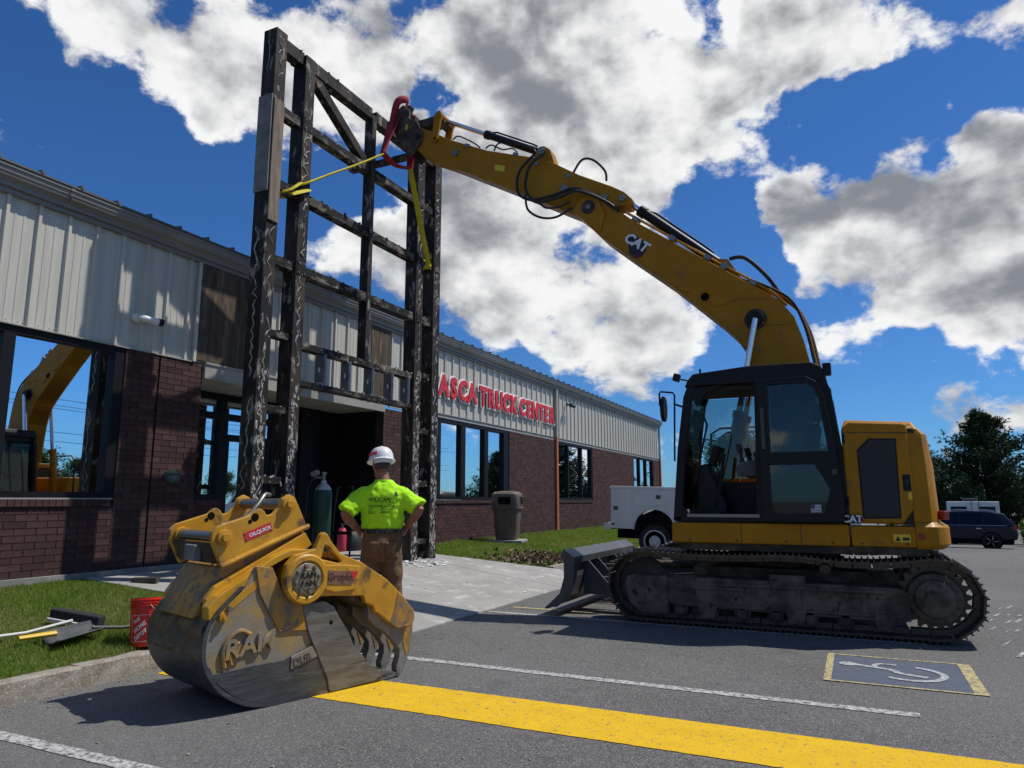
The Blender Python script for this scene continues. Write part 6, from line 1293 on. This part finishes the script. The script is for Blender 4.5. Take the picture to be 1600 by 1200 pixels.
U('bumper', MB().bb((-1.24, .02, .62), (-1.06, 1.96, .78)), m_white, ut, bevel=.01); U('chassis', MB().bb((-1.0, .35, .42), (4.2, 1.6, .66)), m_black, ut)
ck = [(1.60, .50), (1.60, 1.30), (1.68, 1.90), (1.80, 1.97), (2.75, 1.96), (3.25, 1.36), (4.35, 1.22), (4.42, .55)]
U('truck_cab', MB().xz(ck, .02, 1.96), m_white, ut, bevel=.05, seg=3); U('cab_window', MB().xz([(1.75, 1.36), (1.80, 1.86), (2.70, 1.86), (3.10, 1.36)], .012, .03), m_vglass, ut); U('rear_glass', MB().bb((1.612, .35, 1.38), (1.63, 1.63, 1.85)), m_vglass, ut)
for x in (0, 3.55):
    wheel(ut, x, .14, .39, .24, .255, 8, -1); wheel(ut, x, 1.84, .39, .24, .235, 8, 1)

def car(loc, rz, paint, label, cat='car', name='parked_car', L=5.0, Wd=1.95, H_=1.70, estate=True):
    c = thing(name, loc, label, cat, 'cars in the car park', rz)
    Q = lambda nm, mb, m_, par=c, **k: part(nm, mb, m_, par, world=False, **k)
    k = L / 5.0; z = H_ / 1.70
    low = [(-2.48, .42), (-2.52, .62), (-2.44, .98), (-1.30, 1.04), (2.30, 1.04), (2.44, .96), (2.50, .66), (2.44, .42)] if estate else [(-2.48, .40), (-2.52, .60), (-2.42, .82), (-1.3, .96), (1.7, 1.0), (2.4, .95), (2.48, .6), (2.42, .40)]
    b_ = Q('body', MB().loft([[V((x * k, s * Wd / 2 * f, zz * z)) for x, zz in low] for s, f in ((-1, .93), (-1, 1), (1, 1), (1, .93))] if False else [[V((x * k, -Wd / 2, zz * z)) for x, zz in low], [V((x * k, Wd / 2, zz * z)) for x, zz in low]]), paint, bevel=.09 * z, seg=3)
    gh = [(-1.35, 1.02), (-.62, 1.52), (-.30, 1.64), (.6, 1.70), (1.5, 1.66), (2.02, 1.56), (2.42, 1.06)] if estate else [(-1.3, .94), (-.5, 1.36), (0, 1.44), (.8, 1.42), (1.7, 1.05)]
    i0, i1 = Wd / 2 - .06, Wd / 2 - .24
    Q('cabin', MB().loft([[V((x * k, -(i0 + (i1 - i0) * (zz - 1.02) / .68), zz * z)) for x, zz in gh], [V((x * k, (i0 + (i1 - i0) * (zz - 1.02) / .68), zz * z)) for x, zz in gh]]), paint, bevel=.04, seg=2)
    for s in (-1, 1):
        segs = ([(-1.16, 1.07), (-.55, 1.47), (-.25, 1.56), (.30, 1.60), (.30, 1.07)], [(.36, 1.07), (.36, 1.605), (1.22, 1.595), (1.22, 1.07)], [(1.28, 1.07), (1.28, 1.59), (1.62, 1.56), (2.05, 1.10)]) if estate else ([(-1.1, 1.0), (-.45, 1.30), (.3, 1.36), (.3, 1.0)], [(.36, 1.0), (.36, 1.36), (.9, 1.34), (1.35, 1.02)])
        for sg_ in segs:
            a = [V((x * k, s * (i0 + (i1 - i0) * (zz - 1.02) / .68 + .006), zz * z)) for x, zz in sg_]; bb_ = [p - V((0, s * .02, 0)) for p in a]
            Q('side_window', MB().loft([a, bb_]), m_vglass, b_)
        Q('window_trim', MB().tube([(x * k, s * (Wd / 2 - .055), 1.055 * z) for x in (-1.2, 0, 1.2, 2.1)], .012, 6), m_chrome, b_)
        for x in (-.15, 1.05): Q('door_handle', MB().box((x * k, s * (Wd / 2 + .01), .92 * z), (.20, .03, .03)), m_chrome, b_)
        Q('tail_lamp', MB().box((2.40 * k, s * (Wd / 2 - .10), .94 * z), (.16, .22, .14)), m_redtail, b_); Q('head_lamp', MB().box((-2.40 * k, s * (Wd / 2 - .18), .78 * z), (.16, .3, .14)), m_whiteflat, b_)
        Q('roof_rail', MB().tube([(-.2 * k, s * (i1 - .03), 1.70 * z), (.1 * k, s * (i1 - .03), 1.745 * z), (1.4 * k, s * (i1 - .03), 1.735 * z), (1.7 * k, s * (i1 - .03), 1.68 * z)], .016, 6), m_chrome, b_)
        for x in (-1.52, 1.50):
            Q('wheel_arch', MB().lathe([(0, -.01), (.41, -.01), (.42, .006)], (x * k, s * (Wd / 2 + .001), .37), (0, s, 0), 28), m_black, b_)
            wheel(c, x * k, s * (Wd / 2 - .10), .365, .24, .25, 5, s)
    Q('windscreen', MB().loft([[V((-1.30 * k, y, 1.06 * z)) for y in (-.72, .72)] + [V((-.64 * k, y, 1.49 * z)) for y in (.62, -.62)], [V((-1.32 * k, y, 1.07 * z)) for y in (-.72, .72)] + [V((-.66 * k, y, 1.505 * z)) for y in (.62, -.62)]]), m_vglass, b_)
    Q('rear_glass', MB().loft([[V((2.36 * k, y, 1.12 * z)) for y in (-.66, .66)] + [V((2.05 * k, y, 1.53 * z)) for y in (.58, -.58)], [V((2.40 * k, y, 1.12 * z)) for y in (-.66, .66)] + [V((2.09 * k, y, 1.54 * z)) for y in (.58, -.58)]]), m_vglass, b_)
    Q('sill', MB().bb((-2.3 * k, -Wd / 2 + .02, .22), (2.3 * k, Wd / 2 - .02, .43 * z)), m_black, b_, bevel=.04)
    return c
m_navy = mat('navy_paint', (.006, .010, .022), .28, spec=.3, coat=.15); m_silv = mat('silver_paint', (.32, .33, .34), .3, metal=.5, coat=.5)
def gl(x, y): return ground_z(x, y) + .004
car((4.0, 39.7, gl(4.0, 39.7)), R(-10), m_navy, 'dark navy estate car parked beyond the tail of the excavator')
# white van behind it
wv = thing('box_truck', (6.3, 51.5, gl(6.3, 51.5) - .35), 'white truck seen from behind over the dark car, two dark windows', 'truck', rz=R(-6))
Q2 = lambda nm, mb, m_, **k: part(nm, mb, m_, wv, world=False, **k)
Q2('truck_body', MB().bb((-1.35, 0, .5), (1.35, 3.2, 2.92)), m_white, bevel=.05)
for s in (-1, 1): Q2('rear_window', MB().bb((s * .72 - .42, -.02, 1.7), (s * .72 + .42, .01, 2.62)), m_vglass); Q2('wheel', MB().lathe([(0, -.14), (.4, -.14), (.42, 0), (.4, .14), (0, .14)], (s * 1.1, .9, .42), (1, 0, 0), 20), m_tyre)
Q2('ladder', MB().bb((-.06, -.06, 1.0), (-.03, -.03, 3.0)).bb((.30, -.06, 1.0), (.33, -.03, 3.0)), m_grey); Q2('roof_fan', MB().box((-.1, .5, 3.02), (.8, .5, .2)), m_grey, bevel=.04)
Q2('bumper', MB().bb((-1.3, -.12, .45), (1.3, .02, .65)), m_grey)
co = thing('small_bollard', (6.95, 40.0, gl(6.95, 40.0)), 'tiny white bollard on the asphalt behind the dark car', 'bollard')
part('post', MB().lathe([(.09, 0), (.09, .03), (.05, .04), (.035, .60), (0, .62)], (0, 0, 0), n=14), m_whiteflat, co, world=False, smooth=True)

# ================================================================== trees
m_bark = mat('bark', (.055, .04, .03), .95, col2=(.03, .022, .018), scale=6, bump=.6); m_needle = mat('pine_needles', (.020, .045, .016), .7, col2=(.034, .064, .021), scale=.6, rnd=.35, spec=.2); m_leaf = translucent(mat('leaves', (.032, .068, .014), .6, col2=(.055, .095, .02), scale=.5, rnd=.4, spec=.25), .3, (1.2, 1.3, .7))
def pine(seed, h, spread):
    r_ = random.Random(seed); tr = MB(); cr_ = MB(); ph = [r_.uniform(-.3, .3) for _ in range(3)]
    tr.tube([(0, 0, 0), (.1 * ph[0], .1 * ph[1], h * .4), (.15 * ph[1], .12 * ph[2], h * .97)], [h * .022, h * .014, .02], 8)
    z = h * .10
    vs = []; fs = []
    while z < h * .985:
        t = z / h; ln = spread * (1 - t) ** .95 * (.55 + .45 * min(t / .22, 1)) + .25
        for k in range(r_.randint(4, 6)):
            a = r_.uniform(0, 6.283); l = ln * r_.uniform(.55, 1.12); up = r_.uniform(.02, .28) + t * .25
            p0 = V((0, 0, z)); d = V((math.cos(a), math.sin(a), up)); pts = [p0 + d * l * s + V((0, 0, .10 * l * s * s)) for s in (0, .5, 1)]
            if l > .8: tr.tube(pts, [.03 * l / spread + .012, .018, .006], 4)
            n = int(12 + 20 * l)
            for i in range(n):
                s = r_.uniform(.22, 1.04); c = p0 + d * l * s + V((r_.gauss(0, .13), r_.gauss(0, .13), .10 * l * s * s + r_.gauss(.02, .10))) * (1 + l * .18)
                for q in range(5):
                    dd = V((d.x * .5 + r_.gauss(0, .7), d.y * .5 + r_.gauss(0, .7), r_.gauss(.35, .5))).normalized(); sd = dd.cross(V((r_.gauss(0, 1), r_.gauss(0, 1), r_.gauss(0, 1)))).normalized() * r_.uniform(.028, .05); ll = r_.uniform(.16, .34)
                    b_ = len(vs); vs += [c - sd, c + sd, c + dd * ll]; fs.append((b_, b_ + 1, b_ + 2))
        z += h * .021 * r_.uniform(.7, 1.4)
    me = bpy.data.meshes.new('crown'); me.from_pydata(vs, [], fs); me.update(); me.materials.append(m_needle)
    tm = tr.mesh('trunk'); tm.materials.append(m_bark); return tm, me
def broad(seed, h, w_):
    r_ = random.Random(seed); tr = MB(); vs = []; fs = []; cl = []
    tr.tube([(0, 0, 0), (.1, .05, h * .3), (.0, .1, h * .75)], [h * .03, h * .022, .04], 8)
    for i in range(26):
        a = r_.uniform(0, 6.283); e = r_.uniform(-.3, 1.0); rr_ = r_.uniform(.35, .95); c = V((math.cos(a) * w_ * .5 * rr_ * math.cos(e * .9), math.sin(a) * w_ * .5 * rr_ * math.cos(e * .9), h * .58 + e * h * .36)); cl.append((c, r_.uniform(.12, .24) * w_))
        if i < 12: tr.tube([(0, .08, h * r_.uniform(.25, .5)), c * .6 + V((0, 0, h * .2)), c], [.07, .04, .015], 5)
    for c, rad in cl:
        for i in range(330):
            d = V((r_.gauss(0, 1), r_.gauss(0, 1), r_.gauss(0, .8))).normalized() * rad * r_.uniform(.35, 1.12) ; p = c + d; n_ = V((r_.gauss(0, 1), r_.gauss(0, 1), r_.gauss(.4, 1))).normalized(); u = n_.orthogonal().normalized() * r_.uniform(.09, .17); v = n_.cross(u).normalized() * r_.uniform(.07, .12)
            b_ = len(vs); vs += [p - u, p - v, p + u, p + v]; fs.append((b_, b_ + 1, b_ + 2, b_ + 3))
    me = bpy.data.meshes.new('crown'); me.from_pydata(vs, [], fs); me.update(); me.materials.append(m_leaf)
    tm = tr.mesh('trunk'); tm.materials.append(m_bark); return tm, me
def plant(name, meshes, loc, label, group, s=1.0, rz=0.0):
    t = thing(name, loc, label, 'tree', group, rz); t.scale = (s, s, s)
    put('trunk', meshes[0], None, t); put('crown', meshes[1], None, t); return t
P1, P2 = pine(3, 9.8, 6.4), pine(8, 8.6, 4.8); B1, B2 = broad(5, 8.0, 6.5), broad(11, 7.0, 7.0)
plant('pine_tree', P1, (8.6, 62.0, -2.0), 'largest dark pine tree rising behind the dark car', 'pines beyond the car park')
plant('pine_tree', P2, (14.2, 62.0, -2.0), 'smaller dark pine at the right edge of the picture', 'pines beyond the car park', .92, 1.0)
plant('pine_tree', P2, (4.4, 66.0, -2.0), 'dark pine half hidden by the tail of the excavator', 'pines beyond the car park', .95, 2.2)
spots = [(-9.5, 66, B1, .95, 'broad green tree seen between the end of the building and the cab'), (-5.6, 70, B2, 1.0, 'broad tree seen through the open cab door'), (-1.2, 72, B1, 1.0, 'broad tree behind the excavator cab, seen through its rear glass')]
for i, (x, y, b_, s, lb_) in enumerate(spots): plant('broadleaf_tree', b_, (x, y, -1.9 if x > -4 else -.6), lb_, 'far trees behind the excavator', s, i * 1.3)
# low hedge on the right
hb = MB(); r_ = random.Random(31); vs = []; fs = []
for i in range(9000):
    x = r_.uniform(8.6, 15); y = r_.uniform(47, 52); z = -1.2 + r_.uniform(0, 1) ** .6 * (1.35 + .3 * mnoise.noise((x * .8, y * .8, 0))); n_ = V((r_.gauss(0, 1), r_.gauss(0, 1), r_.gauss(.6, 1))).normalized(); u = n_.orthogonal().normalized() * .14; v = n_.cross(u) * .7
    p = V((x, y, z)); b_ = len(vs); vs += [p - u, p - v, p + u, p + v]; fs.append((b_, b_ + 1, b_ + 2, b_ + 3))
me = bpy.data.meshes.new('hedge'); me.from_pydata(vs, [], fs); me.update(); m_hedge = translucent(mat('hedge_leaf', (.08, .14, .02), .6, col2=(.11, .17, .03), scale=2, rnd=.3), .4, (1.2, 1.3, .7))
tag(put('hedge', me, m_hedge), 'low light green hedge below the pines at the right edge', 'hedge')

# ---- across the car park (seen in the window glass): tree line, poles with wires, parked vehicles
for i in range(13):
    y = -6 + i * 9.5 + random.uniform(-2, 2); x = 62 + random.uniform(-5, 6)
    plant('broadleaf_tree', (B1, B2)[i % 2], (x, y, -.3), 'broad tree of the tree line across the car park, mirrored in the window glass', 'tree line across the car park', random.uniform(.65, .95), random.uniform(0, 6))
m_pole = mat('pole_timber', (.10, .075, .055), .9)
for y in (-4, 34, 72):
    up_ = thing('utility_pole', (46, y, -.2), {-4: 'timber utility pole nearest the excavator, mirrored at the left of the windows', 34: 'timber utility pole in the middle of its row, mirrored in the right windows', 72: 'farthest timber utility pole, mirrored beyond the sign wall'}[y], 'utility pole', 'poles across the car park')
    part('pole', MB().tube([(0, 0, 0), (0, 0, 10.5)], [.17, .11], 10), m_pole, up_, world=False, smooth=True); part('crossarm', MB().bb((-1.1, -.06, 9.6), (1.1, .06, 9.75)), m_pole, up_, world=False)
for x, z in ((45.0, 9.6), (47.0, 9.6), (46.0, 10.3), (46.1, 7.4), (46.1, 6.6)):
    w_ = MB(); pts = []
    for a, b_ in ((-40, -4), (-4, 34), (34, 72), (72, 110)):
        for i in range(10): t = i / 10; pts.append((x, a + (b_ - a) * t, z - 3.2 * t * (1 - t) * .35))
    w_.tube(pts, .022, 5); lb_ = {45.0: 'overhead wire on the near end of the crossarms, mirrored in the glass', 47.0: 'overhead wire on the far end of the crossarms, mirrored in the glass', 46.0: 'topmost overhead wire above the crossarms, mirrored in the glass'}.get(x, 'upper of two low overhead cables mirrored in the glass' if z > 7 else 'lowest overhead cable mirrored in the glass')
    tag(put('overhead_wire', w_.mesh('overhead_wire'), m_black), lb_, 'wire', 'overhead wires across the car park')
car((7.5, 14.5, gl(7.5, 14.5)), R(92), m_silv, 'silver car parked in the bays beyond the excavator, mirrored in the left window', estate=True)
car((9.5, 21.0, gl(9.5, 21.0)), R(88), m_white, 'white car parked in the far bays, mirrored in the entrance glass', estate=False, H_=1.5)
car((14, 34, gl(14, 34)), R(95), m_navy, 'dark car parked far across the lot, mirrored in the right windows', estate=True)
scene.render.engine = 'CYCLES'
